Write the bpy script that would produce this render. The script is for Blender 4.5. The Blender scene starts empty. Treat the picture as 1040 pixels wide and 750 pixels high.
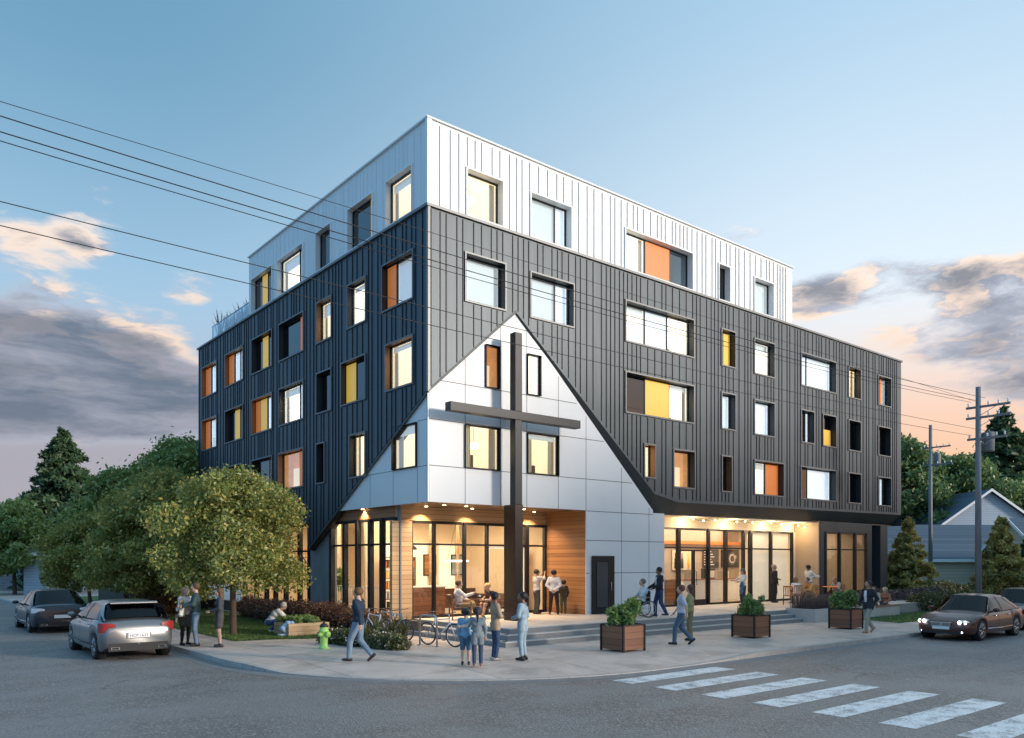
import bpy, math, random
import numpy as np
from mathutils import Vector, Matrix
R_ = math.radians
scene = bpy.context.scene
col = scene.collection
random.seed(7); np.random.seed(7)
# ------------------------------------------------------------------ camera
F, EYE = 814.0, 2.55
CX, CY, TH = -13.6923, -21.0812, R_(51.0)
cam_d = bpy.data.cameras.new('camera'); cam = bpy.data.objects.new('camera', cam_d); col.objects.link(cam)
cam_d.sensor_fit = 'HORIZONTAL'; cam_d.sensor_width = 36; cam_d.lens = 36 * F / 1040
cam_d.shift_y = 195 / 1040; cam_d.clip_end = 5000; cam_d.clip_start = .1
cam.location = (CX, CY, EYE); cam.rotation_euler = (R_(90), 0, TH - R_(90))
scene.camera = cam
# ------------------------------------------------------------------ light
SUN_AZ, SUN_EL = math.radians(-62), R_(12.5)
sd = bpy.data.lights.new('sun', 'SUN'); sun = bpy.data.objects.new('sun', sd); col.objects.link(sun)
sd.energy = 3.2; sd.angle = R_(9); sd.color = (1, .88, .76)
sv = Vector((math.cos(SUN_AZ) * math.cos(SUN_EL), math.sin(SUN_AZ) * math.cos(SUN_EL), math.sin(SUN_EL)))
sun.rotation_euler = sv.to_track_quat('Z', 'Y').to_euler(); sun.location = (20, -30, 30)
scene.view_settings.view_transform = 'Standard'; scene.view_settings.look = 'None'
scene.view_settings.exposure = 0.25; scene.view_settings.gamma = 1
world = bpy.data.worlds.new('World'); scene.world = world; world.use_nodes = True


class NT:
    """tiny node tree helper"""
    def __init__(s, nt): s.nt = nt; s.n = nt.nodes; s.l = nt.links
    def node(s, t, **kw):
        n = s.n.new(t)
        for k, v in kw.items():
            if k.startswith('_'): setattr(n, k[1:], v)
        return n
    def set(s, sock, v):
        if isinstance(v, bpy.types.NodeSocket): s.l.new(v, sock)
        elif isinstance(v, (tuple, list)) and sock.type == 'RGBA' and len(v) == 3: sock.default_value = (*v, 1)
        else: sock.default_value = v
    def math(s, op, a, b=0.0, c=0.0, clamp=False):
        n = s.n.new('ShaderNodeMath'); n.operation = op; n.use_clamp = clamp
        s.set(n.inputs[0], a); s.set(n.inputs[1], b); s.set(n.inputs[2], c); return n.outputs[0]
    def vmath(s, op, a, b=(0, 0, 0)):
        n = s.n.new('ShaderNodeVectorMath'); n.operation = op
        s.set(n.inputs[0], a); s.set(n.inputs[1], b)
        return n.outputs['Value'] if op in ('DOT_PRODUCT', 'LENGTH') else n.outputs[0]
    def mix(s, f, a, b, mode='MIX'):
        n = s.n.new('ShaderNodeMix'); n.data_type = 'RGBA'; n.blend_type = mode
        s.set(n.inputs[0], f); s.set(n.inputs[6], a); s.set(n.inputs[7], b); return n.outputs[2]
    def noise(s, vec, scale, detail=4, rough=.5, out=0):
        n = s.n.new('ShaderNodeTexNoise'); s.set(n.inputs['Vector'], vec)
        n.inputs['Scale'].default_value = scale; n.inputs['Detail'].default_value = detail
        n.inputs['Roughness'].default_value = rough; return n.outputs[out]
    def rng(s, v, a, b, c=0.0, d=1.0, smooth=True):
        n = s.n.new('ShaderNodeMapRange'); n.interpolation_type = 'SMOOTHSTEP' if smooth else 'LINEAR'
        s.set(n.inputs[0], v)
        for i, x in enumerate((a, b, c, d)): n.inputs[i + 1].default_value = x
        return n.outputs[0]
    def scale(s, v, k):
        n = s.n.new('ShaderNodeVectorMath'); n.operation = 'MULTIPLY'; s.set(n.inputs[0], v); n.inputs[1].default_value = k
        return n.outputs[0]


def px_dir(px, py):
    t = (px - 520) / F; u = (570 - py) / F
    v = Vector((math.cos(TH) + t * math.sin(TH), math.sin(TH) - t * math.cos(TH), u)); return v.normalized()


def make_sky():
    w = NT(world.node_tree); w.n.clear()
    out = w.node('ShaderNodeOutputWorld'); bg = w.node('ShaderNodeBackground'); w.l.new(bg.outputs[0], out.inputs[0])
    sky = w.node('ShaderNodeTexSky', _sky_type='NISHITA', _sun_disc=False, _sun_elevation=R_(12.5),
                 _sun_rotation=math.pi / 2 - SUN_AZ, _altitude=100, _air_density=1.1, _dust_density=.6, _ozone_density=2.2)
    d = w.node('ShaderNodeTexCoord').outputs['Generated']
    sep = w.node('ShaderNodeSeparateXYZ'); w.l.new(d, sep.inputs[0]); z = sep.outputs[2]
    right = w.vmath('DOT_PRODUCT', d, tuple(Vector((math.sin(TH), -math.cos(TH), 0))))
    # clear-air colour of the dusk sky: cool high up, paler towards the right, mauve and peach by the horizon
    base = w.mix(w.rng(z, .05, .58), (4.9, 7.0, 8.9), (1.4, 3.2, 4.8))
    bright = w.mix(w.rng(z, .2, .66), (8.1, 9.0, 9.7), (3.7, 5.9, 7.9))
    base = w.mix(w.rng(right, -.42, .42), base, bright)
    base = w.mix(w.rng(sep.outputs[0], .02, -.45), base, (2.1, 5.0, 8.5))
    col_ = w.mix(.88, sky.outputs[0], base)
    hz = w.rng(z, .33, .10)
    warm = w.mix(w.rng(right, .05, .42), (3.5, 3.2, 3.6), (8.6, 5.0, 3.1))
    col_ = w.mix(w.math('MULTIPLY', hz, w.rng(sep.outputs[0], -.45, .02, .25, .92)), col_, warm)
    # clouds: billows with ragged edges, sunlit tops and grey, layered undersides
    p = w.scale(d, (1.0, 1.0, 3.0))
    warp = w.scale(w.vmath('SUBTRACT', w.noise(p, 5.0, 4, .6, 1), (.5, .5, .5)), (.12, .12, .10))
    p = w.vmath('ADD', p, warp)
    q = w.vmath('ADD', p, (2.9, 4.1, .35))
    n1 = w.noise(q, 4.4, 12, .62); n2 = w.noise(w.vmath('ADD', q, (.035, -.02, .075)), 4.4, 12, .62)
    n3 = w.noise(w.scale(p, (1, 1, 1.7)), 6.0, 8, .62)
    def blob(px, py, sx, sy, k):        # soft ellipse of cover round one direction of the sky
        c = px_dir(px, py); rt = Vector((c.y, -c.x, 0)).normalized(); up = rt.cross(c).normalized()
        a_ = w.math('DIVIDE', w.vmath('DOT_PRODUCT', d, tuple(rt)), math.tan(R_(sx))); b_ = w.math('DIVIDE', w.math('SUBTRACT', w.vmath('DOT_PRODUCT', d, tuple(up)), 0.0), math.tan(R_(sy)))
        r2 = w.math('ADD', w.math('MULTIPLY', a_, a_), w.math('MULTIPLY', b_, b_))
        return w.math('MULTIPLY', w.math('MULTIPLY', w.rng(r2, 1.0, .0), k), w.math('GREATER_THAN', w.vmath('DOT_PRODUCT', d, tuple(c)), .3))
    cover = w.math('SUBTRACT', .0, w.math('MULTIPLY', w.rng(z, .34, .50), .25))
    for args in ((20, 385, 15, 5.0, .25), (130, 405, 11, 3.8, .25), (-150, 385, 14, 7, .26), (100, 335, 7, 3.2, .15), (30, 310, 5, 3, .14), (95, 215, 3, 3.5, .20), (60, 250, 4, 1.6, .13), (190, 288, 3, 2, .12),
                 (745, 240, 4, 3.0, .19), (885, 290, 9, 2.2, .25), (885, 240, 3, 2.5, .15), (960, 335, 7, 2.2, .2), (1030, 368, 8, 2.6, .20), (1040, 285, 6, 3.0, .17), (820, 300, 4, 2, .15), (1200, 370, 12, 5, .20), (1025, 215, 3, 1.6, .12)):
        cover = w.math('ADD', cover, blob(*args))
    dens = w.math('ADD', n1, cover)
    m = w.rng(dens, .60, .76)
    lit = w.rng(w.math('SUBTRACT', n1, n2), -.015, .06)
    thick = w.rng(dens, .62, .86, smooth=False)
    body = w.mix(w.rng(n3, .35, .65), (1.25, 1.6, 2.2), (2.9, 3.1, 3.8))
    shade = w.mix(thick, (5.0, 5.3, 6.2), body)
    glow = w.mix(w.rng(z, .5, .25), (8.8, 8.8, 8.8), (9.4, 7.0, 5.3))
    cc = w.mix(w.math('MULTIPLY', lit, w.math('MULTIPLY', w.rng(thick, 1.0, .35, .12, 1.0), w.rng(z, .17, .27, .25, 1.0))), shade, glow)
    cc = w.mix(w.rng(z, .17, .05), cc, w.mix(w.rng(right, .05, .5), (3.3, 3.0, 3.5), (6.4, 4.6, 4.2)))
    m = w.math('MULTIPLY', m, w.rng(z, .0, .08, .25, .94))
    col_ = w.mix(m, col_, cc)
    # below the horizon: dull ground light
    col_ = w.mix(w.rng(z, -.02, .0), (1.2, 1.1, 1.0), col_)
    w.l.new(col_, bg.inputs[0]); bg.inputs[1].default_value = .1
make_sky()

# ------------------------------------------------------------------ materials
M = {}
def mat(name, colr, rough=.6, metal=0.0, spec=.5, var=0.0, vscale=3.0, bump=0.0, bscale=20.0, emit=None, estr=0.0, stretch=(1, 1, 1), coat=0.0):
    m = bpy.data.materials.new(name); m.use_nodes = True; t = NT(m.node_tree)
    b = m.node_tree.nodes['Principled BSDF']
    b.inputs['Base Color'].default_value = (*colr, 1); b.inputs['Roughness'].default_value = rough
    b.inputs['Metallic'].default_value = metal; b.inputs['Specular IOR Level'].default_value = spec
    if coat: b.inputs['Coat Weight'].default_value = coat; b.inputs['Coat Roughness'].default_value = .04
    if var or bump:
        tc = t.scale(t.node('ShaderNodeTexCoord').outputs['Object'], stretch)
    if var:
        f = t.noise(tc, vscale, 5, .6)
        f = t.rng(f, .25, .75, 1 - var, 1 + var, False)
        t.l.new(t.vmath('MULTIPLY', tuple(colr), t.scale(f, (1, 1, 1))), b.inputs['Base Color'])
    if bump:
        bn = t.node('ShaderNodeBump'); bn.inputs['Strength'].default_value = bump; bn.inputs['Distance'].default_value = .02
        t.l.new(t.noise(tc, bscale, 4, .6), bn.inputs['Height']); t.l.new(bn.outputs[0], b.inputs['Normal'])
    if emit: b.inputs['Emission Color'].default_value = (*emit, 1); b.inputs['Emission Strength'].default_value = estr
    M[name] = m; return m

mat('dark_metal', (.074, .090, .104), .48, .45, var=.16, vscale=.9, bump=.05, bscale=2.5, stretch=(3, 3, .35))
mat('shaded_rib', (.018, .021, .025), .45, .5)  # darker than its panels: seam shadow put into the rib colour
mat('dark_band', (.05, .058, .063), .5, .3, var=.08, vscale=1.5)
mat('white_metal', (.74, .76, .76), .42, .0, var=.07, vscale=1.2, bump=.04, bscale=2.5, stretch=(3, 3, .3))
mat('white_rib', (.50, .53, .55), .5)
mat('white_panel', (.70, .72, .73), .45, var=.035, vscale=.5)
mat('joint', (.13, .135, .14), .7)
mat('black_frame', (.018, .018, .02), .38, .3)
mat('grey_trim', (.16, .165, .17), .45, .4)
mat('white_trim', (.78, .8, .8), .4)
mat('reveal_dark', (.03, .032, .035), .45, .2)
mat('reveal_warm_glow', (.30, .14, .06), .4, .3, var=.1)  # warm glow from the windows painted into the reveal colour
mat('reveal_white', (.75, .74, .72), .5)
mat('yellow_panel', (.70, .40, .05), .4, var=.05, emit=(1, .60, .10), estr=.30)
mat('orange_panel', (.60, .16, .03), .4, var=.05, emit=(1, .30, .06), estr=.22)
mat('glow_blind', (.74, .73, .71), .8, var=.03, emit=(1, .95, .9), estr=.34)  # grey blind; its glow also stands in for sky mirrored in the pane
mat('white_glow_blind', (.85, .85, .86), .7, var=.03, emit=(1, .97, .95), estr=.42)  # white glow standing in for bright sky mirrored in the pane
mat('cream_wall', (.78, .68, .52), .8, var=.04, vscale=1)
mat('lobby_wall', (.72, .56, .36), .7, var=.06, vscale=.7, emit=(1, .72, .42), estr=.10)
mat('beige_wall', (.42, .32, .22), .7, var=.05, vscale=.8)
mat('ceiling_white', (.8, .74, .64), .8)
mat('floor_light', (.45, .34, .22), .35, var=.1, stretch=(1, 6, 1))
mat('curtain', (.62, .5, .36), .9, emit=(1, .75, .5), estr=.12)
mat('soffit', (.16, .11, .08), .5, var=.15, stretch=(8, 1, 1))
mat('concrete', (.46, .43, .40), .8, var=.12, vscale=1.3, bump=.12, bscale=30)
mat('concrete_pale', (.55, .52, .48), .75, var=.1, vscale=2, bump=.1, bscale=30)
mat('plinth', (.14, .11, .09), .8, var=.15)
mat('steel', (.5, .5, .5), .3, 1.0)
mat('chrome', (.8, .8, .8), .12, 1.0)
mat('black_rubber', (.015, .015, .016), .7)
mat('black_plastic', (.02, .02, .022), .45)
mat('pole_grey', (.18, .19, .2), .7, var=.25, vscale=2, stretch=(3, 3, .4))
mat('wire', (.01, .01, .012), .6)
mat('bark', (.10, .065, .045), .9, var=.3, vscale=6, bump=.6, bscale=14, stretch=(1, 1, .3))
mat('soil', (.05, .035, .025), .95, var=.3, vscale=8)
mat('lime_paint', (.36, .62, .15), .35, coat=.3)
mat('lamp_warm', (1, .8, .5), .5, emit=(1, .66, .34), estr=22)
mat('lamp_ceiling', (1, .9, .7), .5, emit=(1, .80, .52), estr=5)
mat('lamp_head', (1, 1, 1), .3, emit=(.92, .95, 1), estr=5)
mat('tail_red', (.30, .02, .018), .2, emit=(1, .08, .05), estr=.02, coat=1)
mat('corten', (.085, .045, .032), .6, .1, var=.2, vscale=5)
mat('glass_rail', (.62, .78, .85), .08, 0, .8)
mat('shadow_gap', (.006, .006, .006), .9)
mat('white_plastic', (.8, .8, .8), .4)


def glass(name, tint=(.9, .95, .95), ior=1.55, gloss=1.0, rough=.0):
    m = bpy.data.materials.new(name); m.use_nodes = True; t = NT(m.node_tree); t.n.clear()
    out = t.node('ShaderNodeOutputMaterial'); tr = t.node('ShaderNodeBsdfTransparent'); gl = t.node('ShaderNodeBsdfGlossy')
    tr.inputs[0].default_value = (*tint, 1); gl.inputs['Roughness'].default_value = rough; gl.inputs[0].default_value = (gloss,) * 3 + (1,)
    g = t.node('ShaderNodeNewGeometry'); cs = t.math('ABSOLUTE', t.vmath('DOT_PRODUCT', g.outputs['Normal'], g.outputs['Incoming']))
    f0 = ((ior - 1) / (ior + 1)) ** 2; fr = t.math('ADD', t.math('MULTIPLY', t.math('POWER', t.math('SUBTRACT', 1, cs), 5), 1 - f0), f0)
    mx = t.node('ShaderNodeMixShader'); t.l.new(fr, mx.inputs[0]); t.l.new(tr.outputs[0], mx.inputs[1]); t.l.new(gl.outputs[0], mx.inputs[2])
    t.l.new(mx.outputs[0], out.inputs[0]); M[name] = m; return m
glass('window_glass', (.88, .93, .95), 1.9)
glass('dark_glass', (.10, .13, .16), 2.1)
glass('shop_glass', (.93, .93, .92), 1.5)
glass('car_glass', (.05, .06, .07), 1.45)
glass('rail_glass', (.72, .84, .9), 2.4)


def wood(name, c1, c2, plank=.14, axis=2, rough=.45, var=.35):
    """horizontal boards with thin dark joints and streaky grain; pattern lives in object metres"""
    m = bpy.data.materials.new(name); m.use_nodes = True; t = NT(m.node_tree); b = t.n['Principled BSDF']
    tc = t.node('ShaderNodeTexCoord').outputs['Object']; sp = t.node('ShaderNodeSeparateXYZ'); t.l.new(tc, sp.inputs[0])
    u = t.math('DIVIDE', sp.outputs[axis], plank); fl = t.math('FLOOR', u); fr = t.math('FRACT', u)
    wn = t.node('ShaderNodeTexWhiteNoise', _noise_dimensions='1D'); t.l.new(fl, wn.inputs['W'])
    st = (.7, .7, 14) if axis == 2 else (14, .7, .7)
    g = t.noise(t.scale(tc, st), 2.2, 6, .6)
    k = t.math('ADD', t.math('MULTIPLY', wn.outputs[0], .6), t.math('MULTIPLY', g, .6), clamp=True)
    c = t.mix(k, c1, c2); j = t.math('MULTIPLY', t.rng(fr, 0, .06), t.rng(fr, 1, .94)); c = t.mix(j, (c1[0] * .2, c1[1] * .2, c1[2] * .2), c)
    t.l.new(c, b.inputs['Base Color']); b.inputs['Roughness'].default_value = rough; M[name] = m
wood('cedar', (.22, .085, .03), (.52, .25, .10), .15)
wood('cedar_pale', (.42, .24, .11), (.62, .42, .22), .16)
wood('planter_wood', (.15, .06, .032), (.27, .115, .06), .17)
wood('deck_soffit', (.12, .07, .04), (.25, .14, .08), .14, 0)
wood('shingle_blue', (.045, .075, .11), (.09, .13, .17), .22, rough=.8)
wood('shingle_grey', (.10, .12, .14), (.15, .17, .2), .25, rough=.8)
wood('siding_blue', (.30, .38, .47), (.35, .43, .52), .2, rough=.7)
wood('siding_cream', (.60, .48, .36), (.68, .56, .43), .25, rough=.7)
wood('siding_grey', (.24, .25, .27), (.28, .29, .31), .25, rough=.7)
wood('fence_wood', (.07, .055, .045), (.13, .10, .08), .16, 1, rough=.8)


def asphalt():
    m = bpy.data.materials.new('asphalt'); m.use_nodes = True; t = NT(m.node_tree); b = t.n['Principled BSDF']
    tc = t.node('ShaderNodeTexCoord').outputs['Object']
    big = t.noise(tc, .35, 4, .6); fine = t.noise(tc, 26, 3, .7); mid = t.noise(tc, 3, 4, .6)
    vo = t.node('ShaderNodeTexVoronoi'); t.l.new(tc, vo.inputs['Vector']); vo.inputs['Scale'].default_value = 25
    sp = t.rng(vo.outputs['Color'], .55, .9)
    c = t.mix(t.rng(fine, .3, .7), (.105, .092, .084), (.215, .188, .168))
    c = t.mix(t.math('MULTIPLY', sp, .45), c, (.48, .43, .39))
    c = t.mix(t.rng(big, .42, .62, 0, .6), c, (.24, .225, .21)); c = t.mix(t.rng(mid, .55, .8, 0, .3), c, (.075, .075, .08))
    wv = t.vmath('ADD', tc, t.scale(t.noise(tc, .8, 3, .6, 1), (1.2, 1.2, 0)))
    cr = t.node('ShaderNodeTexVoronoi', _feature='DISTANCE_TO_EDGE'); t.l.new(wv, cr.inputs['Vector']); cr.inputs['Scale'].default_value = .16
    ck = t.math('MULTIPLY', t.rng(cr.outputs['Distance'], .0045, .0015), t.rng(t.noise(tc, .22, 2), .48, .6))
    c = t.mix(t.math('MULTIPLY', ck, .75), c, (.025, .025, .027))
    st = t.rng(t.noise(tc, .9, 5, .7), .60, .74); c = t.mix(t.math('MULTIPLY', st, .35), c, (.05, .048, .047))
    sp2 = t.node('ShaderNodeSeparateXYZ'); t.l.new(tc, sp2.inputs[0])
    tr = t.math('SINE', t.math('MULTIPLY', sp2.outputs[1], 3.6)); c = t.mix(t.math('MULTIPLY', t.rng(tr, .2, 1), .28), c, (.24, .225, .21))
    t.l.new(c, b.inputs['Base Color']); b.inputs['Roughness'].default_value = .62
    bn = t.node('ShaderNodeBump'); bn.inputs['Strength'].default_value = .5; bn.inputs['Distance'].default_value = .015
    t.l.new(vo.outputs['Distance'], bn.inputs['Height']); t.l.new(bn.outputs[0], b.inputs['Normal']); M['asphalt'] = m
asphalt()


def slab_mat(name, c, sx, sy, ox=0, oy=0):
    m = bpy.data.materials.new(name); m.use_nodes = True; t = NT(m.node_tree); b = t.n['Principled BSDF']
    tc = t.node('ShaderNodeTexCoord').outputs['Object']; sp = t.node('ShaderNodeSeparateXYZ'); t.l.new(tc, sp.inputs[0])
    def line(v, s, o):
        f = t.math('FRACT', t.math('DIVIDE', t.math('ADD', v, o), s)); w = .014 / s
        return t.math('MULTIPLY', t.rng(f, w * .4, w), t.rng(f, 1 - w * .4, 1 - w))
    j = t.math('MULTIPLY', line(sp.outputs[0], sx, ox), line(sp.outputs[1], sy, oy))
    cell = t.node('ShaderNodeCombineXYZ')
    t.l.new(t.math('FLOOR', t.math('DIVIDE', t.math('ADD', sp.outputs[0], ox), sx)), cell.inputs[0]); t.l.new(t.math('FLOOR', t.math('DIVIDE', t.math('ADD', sp.outputs[1], oy), sy)), cell.inputs[1])
    wn = t.node('ShaderNodeTexWhiteNoise'); t.l.new(cell.outputs[0], wn.inputs['Vector'])
    k = t.math('ADD', t.math('MULTIPLY', wn.outputs[0], .14), t.rng(t.noise(tc, 1.1, 6, .65), .25, .75, .78, 1.08, False))
    k = t.math('MULTIPLY', k, t.rng(t.noise(tc, 60, 2), .3, .7, .94, 1.05, False))
    k = t.math('MULTIPLY', k, t.rng(t.noise(tc, .6, 6, .72), .38, .52, .74, 1.0))
    k = t.math('MULTIPLY', k, t.rng(j, 0, 1, .38, 1))
    cm = t.node('ShaderNodeCombineXYZ'); [t.l.new(k, cm.inputs[i]) for i in range(3)]
    t.l.new(t.vmath('MULTIPLY', c, cm.outputs[0]), b.inputs['Base Color']); b.inputs['Roughness'].default_value = .6
    M[name] = m
slab_mat('sidewalk', (.56, .465, .40), 2.4, 2.4, .6, 1.35)
slab_mat('plaza', (.60, .52, .45), 1.8, 1.8, .3, .4)
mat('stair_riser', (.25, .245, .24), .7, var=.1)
mat('kerb', (.40, .37, .34), .75, var=.15, vscale=4)
mat('gutter', (.20, .195, .19), .75, var=.2, vscale=3)
def paint():
    m = bpy.data.materials.new('road_paint'); m.use_nodes = True; t = NT(m.node_tree); b = t.n['Principled BSDF']
    tc = t.node('ShaderNodeTexCoord').outputs['Object']
    wear = t.math('ADD', t.math('MULTIPLY', t.noise(tc, 22, 5, .75), .6), t.math('MULTIPLY', t.noise(tc, 2.5, 4, .6), .5))
    c = t.mix(t.rng(wear, .50, .68), (.70, .72, .72), (.20, .20, .20)); t.l.new(c, b.inputs['Base Color']); b.inputs['Roughness'].default_value = .6
    M['road_paint'] = m
paint()


def leafmat(name, c1, c2, c3):
    m = bpy.data.materials.new(name); m.use_nodes = True; t = NT(m.node_tree); t.n.clear()
    out = t.node('ShaderNodeOutputMaterial')
    g = t.node('ShaderNodeNewGeometry'); tc = t.node('ShaderNodeTexCoord').outputs['Object']
    k = g.outputs['Random Per Island']; n = t.noise(tc, .9, 3, .6)
    c = t.mix(t.rng(n, .35, .65), c1, c2); c = t.mix(t.rng(k, .55, 1), c, c3)
    d = t.node('ShaderNodeBsdfDiffuse'); tr = t.node('ShaderNodeBsdfTranslucent'); gl = t.node('ShaderNodeBsdfGlossy'); gl.inputs['Roughness'].default_value = .45
    t.l.new(c, d.inputs[0]); t.l.new(t.mix(.5, c, c3), tr.inputs[0])
    m1 = t.node('ShaderNodeMixShader'); m1.inputs[0].default_value = .3; t.l.new(d.outputs[0], m1.inputs[1]); t.l.new(tr.outputs[0], m1.inputs[2])
    m2 = t.node('ShaderNodeMixShader'); m2.inputs[0].default_value = .05; t.l.new(m1.outputs[0], m2.inputs[1]); t.l.new(gl.outputs[0], m2.inputs[2])
    t.l.new(m2.outputs[0], out.inputs[0]); M[name] = m
leafmat('leaf_green', (.13, .23, .065), (.21, .30, .09), (.34, .42, .13))
leafmat('leaf_yellow_lit', (.14, .21, .05), (.25, .29, .07), (.58, .48, .14))  # yellow green leaf; gold part stands in for warm light on the crowns
leafmat('leaf_dark', (.04, .085, .04), (.065, .12, .05), (.11, .18, .075))
leafmat('leaf_bg', (.10, .18, .06), (.15, .23, .08), (.24, .32, .12))
leafmat('leaf_gold_lit', (.16, .17, .05), (.42, .36, .10), (.75, .58, .2))  # warm light on the small conifers put into the leaf colour
leafmat('leaf_red', (.10, .05, .035), (.15, .08, .05), (.22, .12, .08))
leafmat('leaf_hedge', (.05, .07, .025), (.10, .11, .035), (.2, .19, .07))
leafmat('leaf_grass', (.06, .12, .025), (.08, .15, .03), (.13, .20, .04))
leafmat('leaf_plum', (.07, .05, .05), (.12, .09, .09), (.2, .16, .15))
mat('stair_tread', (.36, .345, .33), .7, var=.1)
mat('blossom', (.75, .7, .66), .7)
mat('blossom_pink', (.55, .38, .36), .7)
mat('lawn', (.075, .13, .03), .9, var=.35, vscale=5, bump=.5, bscale=60)
mat('ground_far', (.06, .07, .035), .95, var=.3, vscale=.1)

# ------------------------------------------------------------------ mesh helpers
def G(px, py, z=0.0):
    """ground point (metres) that the photograph shows at pixel px, py on a level surface of height z"""
    k = (EYE - z) * F / (py - 570); t = (px - 520) / F
    return CX + k * (math.cos(TH) + t * math.sin(TH)), CY + k * (math.sin(TH) - t * math.cos(TH))
def D(px, depth):
    """plan point at a given distance along the view axis"""
    t = (px - 520) / F
    return CX + depth * (math.cos(TH) + t * math.sin(TH)), CY + depth * (math.sin(TH) - t * math.cos(TH))

class MB:
    def __init__(s): s.v = []; s.f = []; s.m = []; s.mats = []; s.sm = []; s.X = None
    def mi(s, m):
        m = M[m] if isinstance(m, str) else m
        if m not in s.mats: s.mats.append(m)
        return s.mats.index(m)
    def add(s, vs, fs, m, smooth=False):
        o = len(s.v); k = s.mi(m)
        if s.X is not None: vs = [s.X @ Vector(v) for v in vs]
        s.v += [tuple(v) for v in vs]
        for f in fs: s.f.append(tuple(i + o for i in f)); s.m.append(k); s.sm.append(smooth)
        return s
    def box(s, x0, x1, y0, y1, z0, z1, m):
        if x0 > x1: x0, x1 = x1, x0
        if y0 > y1: y0, y1 = y1, y0
        vs = [(x, y, z) for z in (z0, z1) for x, y in ((x0, y0), (x1, y0), (x1, y1), (x0, y1))]
        return s.add(vs, [(3, 2, 1, 0), (4, 5, 6, 7), (0, 1, 5, 4), (1, 2, 6, 5), (2, 3, 7, 6), (3, 0, 4, 7)], m)
    def quad(s, a, b, c, d, m): return s.add([a, b, c, d], [(0, 1, 2, 3)], m)
    def prism(s, poly, z0, z1, m):
        n = len(poly); vs = [(x, y, z0) for x, y in poly] + [(x, y, z1) for x, y in poly]
        return s.add(vs, [tuple(range(n))[::-1], tuple(range(n, 2 * n))] + [(i, (i + 1) % n, n + (i + 1) % n, n + i) for i in range(n)], m)
    def tube(s, pts, r, m, n=8, smooth=True, caps=True):
        pts = [Vector(p) for p in pts]; rs = r if isinstance(r, (list, tuple)) else [r] * len(pts)
        vs = []; prev = None
        for i, p in enumerate(pts):
            t = (pts[min(i + 1, len(pts) - 1)] - pts[max(i - 1, 0)]).normalized()
            if prev is None:
                a = t.orthogonal().normalized()
            else:
                a = (prev - t * prev.dot(t)); a = a.normalized() if a.length > 1e-6 else t.orthogonal().normalized()
            prev = a; b = t.cross(a)
            for k in range(n):
                an = 2 * math.pi * k / n; vs.append(p + (a * math.cos(an) + b * math.sin(an)) * rs[i])
        fs = [(i * n + k, i * n + (k + 1) % n, (i + 1) * n + (k + 1) % n, (i + 1) * n + k) for i in range(len(pts) - 1) for k in range(n)]
        if caps: fs += [tuple(range(n))[::-1], tuple(range((len(pts) - 1) * n, len(pts) * n))]
        return s.add(vs, fs, m, smooth)
    def torus(s, c, axis, R, r, m, n=28, k=8):
        c = Vector(c); ax = Vector(axis).normalized(); a = ax.orthogonal().normalized(); b = ax.cross(a); vs = []
        for i in range(n):
            t = 2 * math.pi * i / n; rd = a * math.cos(t) + b * math.sin(t)
            for j in range(k):
                u = 2 * math.pi * j / k; vs.append(c + rd * (R + r * math.cos(u)) + ax * (r * math.sin(u)))
        return s.add(vs, [(i * k + j, ((i + 1) % n) * k + j, ((i + 1) % n) * k + (j + 1) % k, i * k + (j + 1) % k) for i in range(n) for j in range(k)], m, True)
    def lathe(s, c, prof, m, n=20, axis=(0, 0, 1)):
        c = Vector(c); ax = Vector(axis).normalized(); a = ax.orthogonal().normalized(); b = ax.cross(a); vs = []
        for r, h in prof:
            for k in range(n):
                t = 2 * math.pi * k / n; vs.append(c + (a * math.cos(t) + b * math.sin(t)) * r + ax * h)
        fs = [(i * n + k, i * n + (k + 1) % n, (i + 1) * n + (k + 1) % n, (i + 1) * n + k) for i in range(len(prof) - 1) for k in range(n)]
        fs += [tuple(range(n))[::-1], tuple(range((len(prof) - 1) * n, len(prof) * n))]
        return s.add(vs, fs, m, True)
    def ball(s, c, r, m, n=10, sc=(1, 1, 1)):
        vs = []; c = Vector(c)
        for i in range(1, n):
            a = math.pi * i / n
            for k in range(n * 2 // 2 * 1 + 4):
                t = 2 * math.pi * k / (n + 4); vs.append(c + Vector((math.sin(a) * math.cos(t) * r * sc[0], math.sin(a) * math.sin(t) * r * sc[1], math.cos(a) * r * sc[2])))
        w = n + 4
        fs = [(i * w + k, (i + 1) * w + k, (i + 1) * w + (k + 1) % w, i * w + (k + 1) % w) for i in range(n - 2) for k in range(w)]
        fs += [tuple(range(w)), tuple(range((n - 2) * w, (n - 1) * w))[::-1]]
        return s.add(vs, fs, m, True)
    def build(s, name, parent=None, bevel=0.0):
        me = bpy.data.meshes.new(name); me.from_pydata(s.v, [], s.f)
        for m in s.mats: me.materials.append(m)
        me.polygons.foreach_set('material_index', s.m); me.polygons.foreach_set('use_smooth', s.sm); me.update()
        o = bpy.data.objects.new(name, me); col.objects.link(o)
        if parent is not None: o.parent = parent
        if bevel:
            b = o.modifiers.new('bevel', 'BEVEL'); b.width = bevel; b.segments = 2; b.limit_method = 'ANGLE'
        return o

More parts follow.
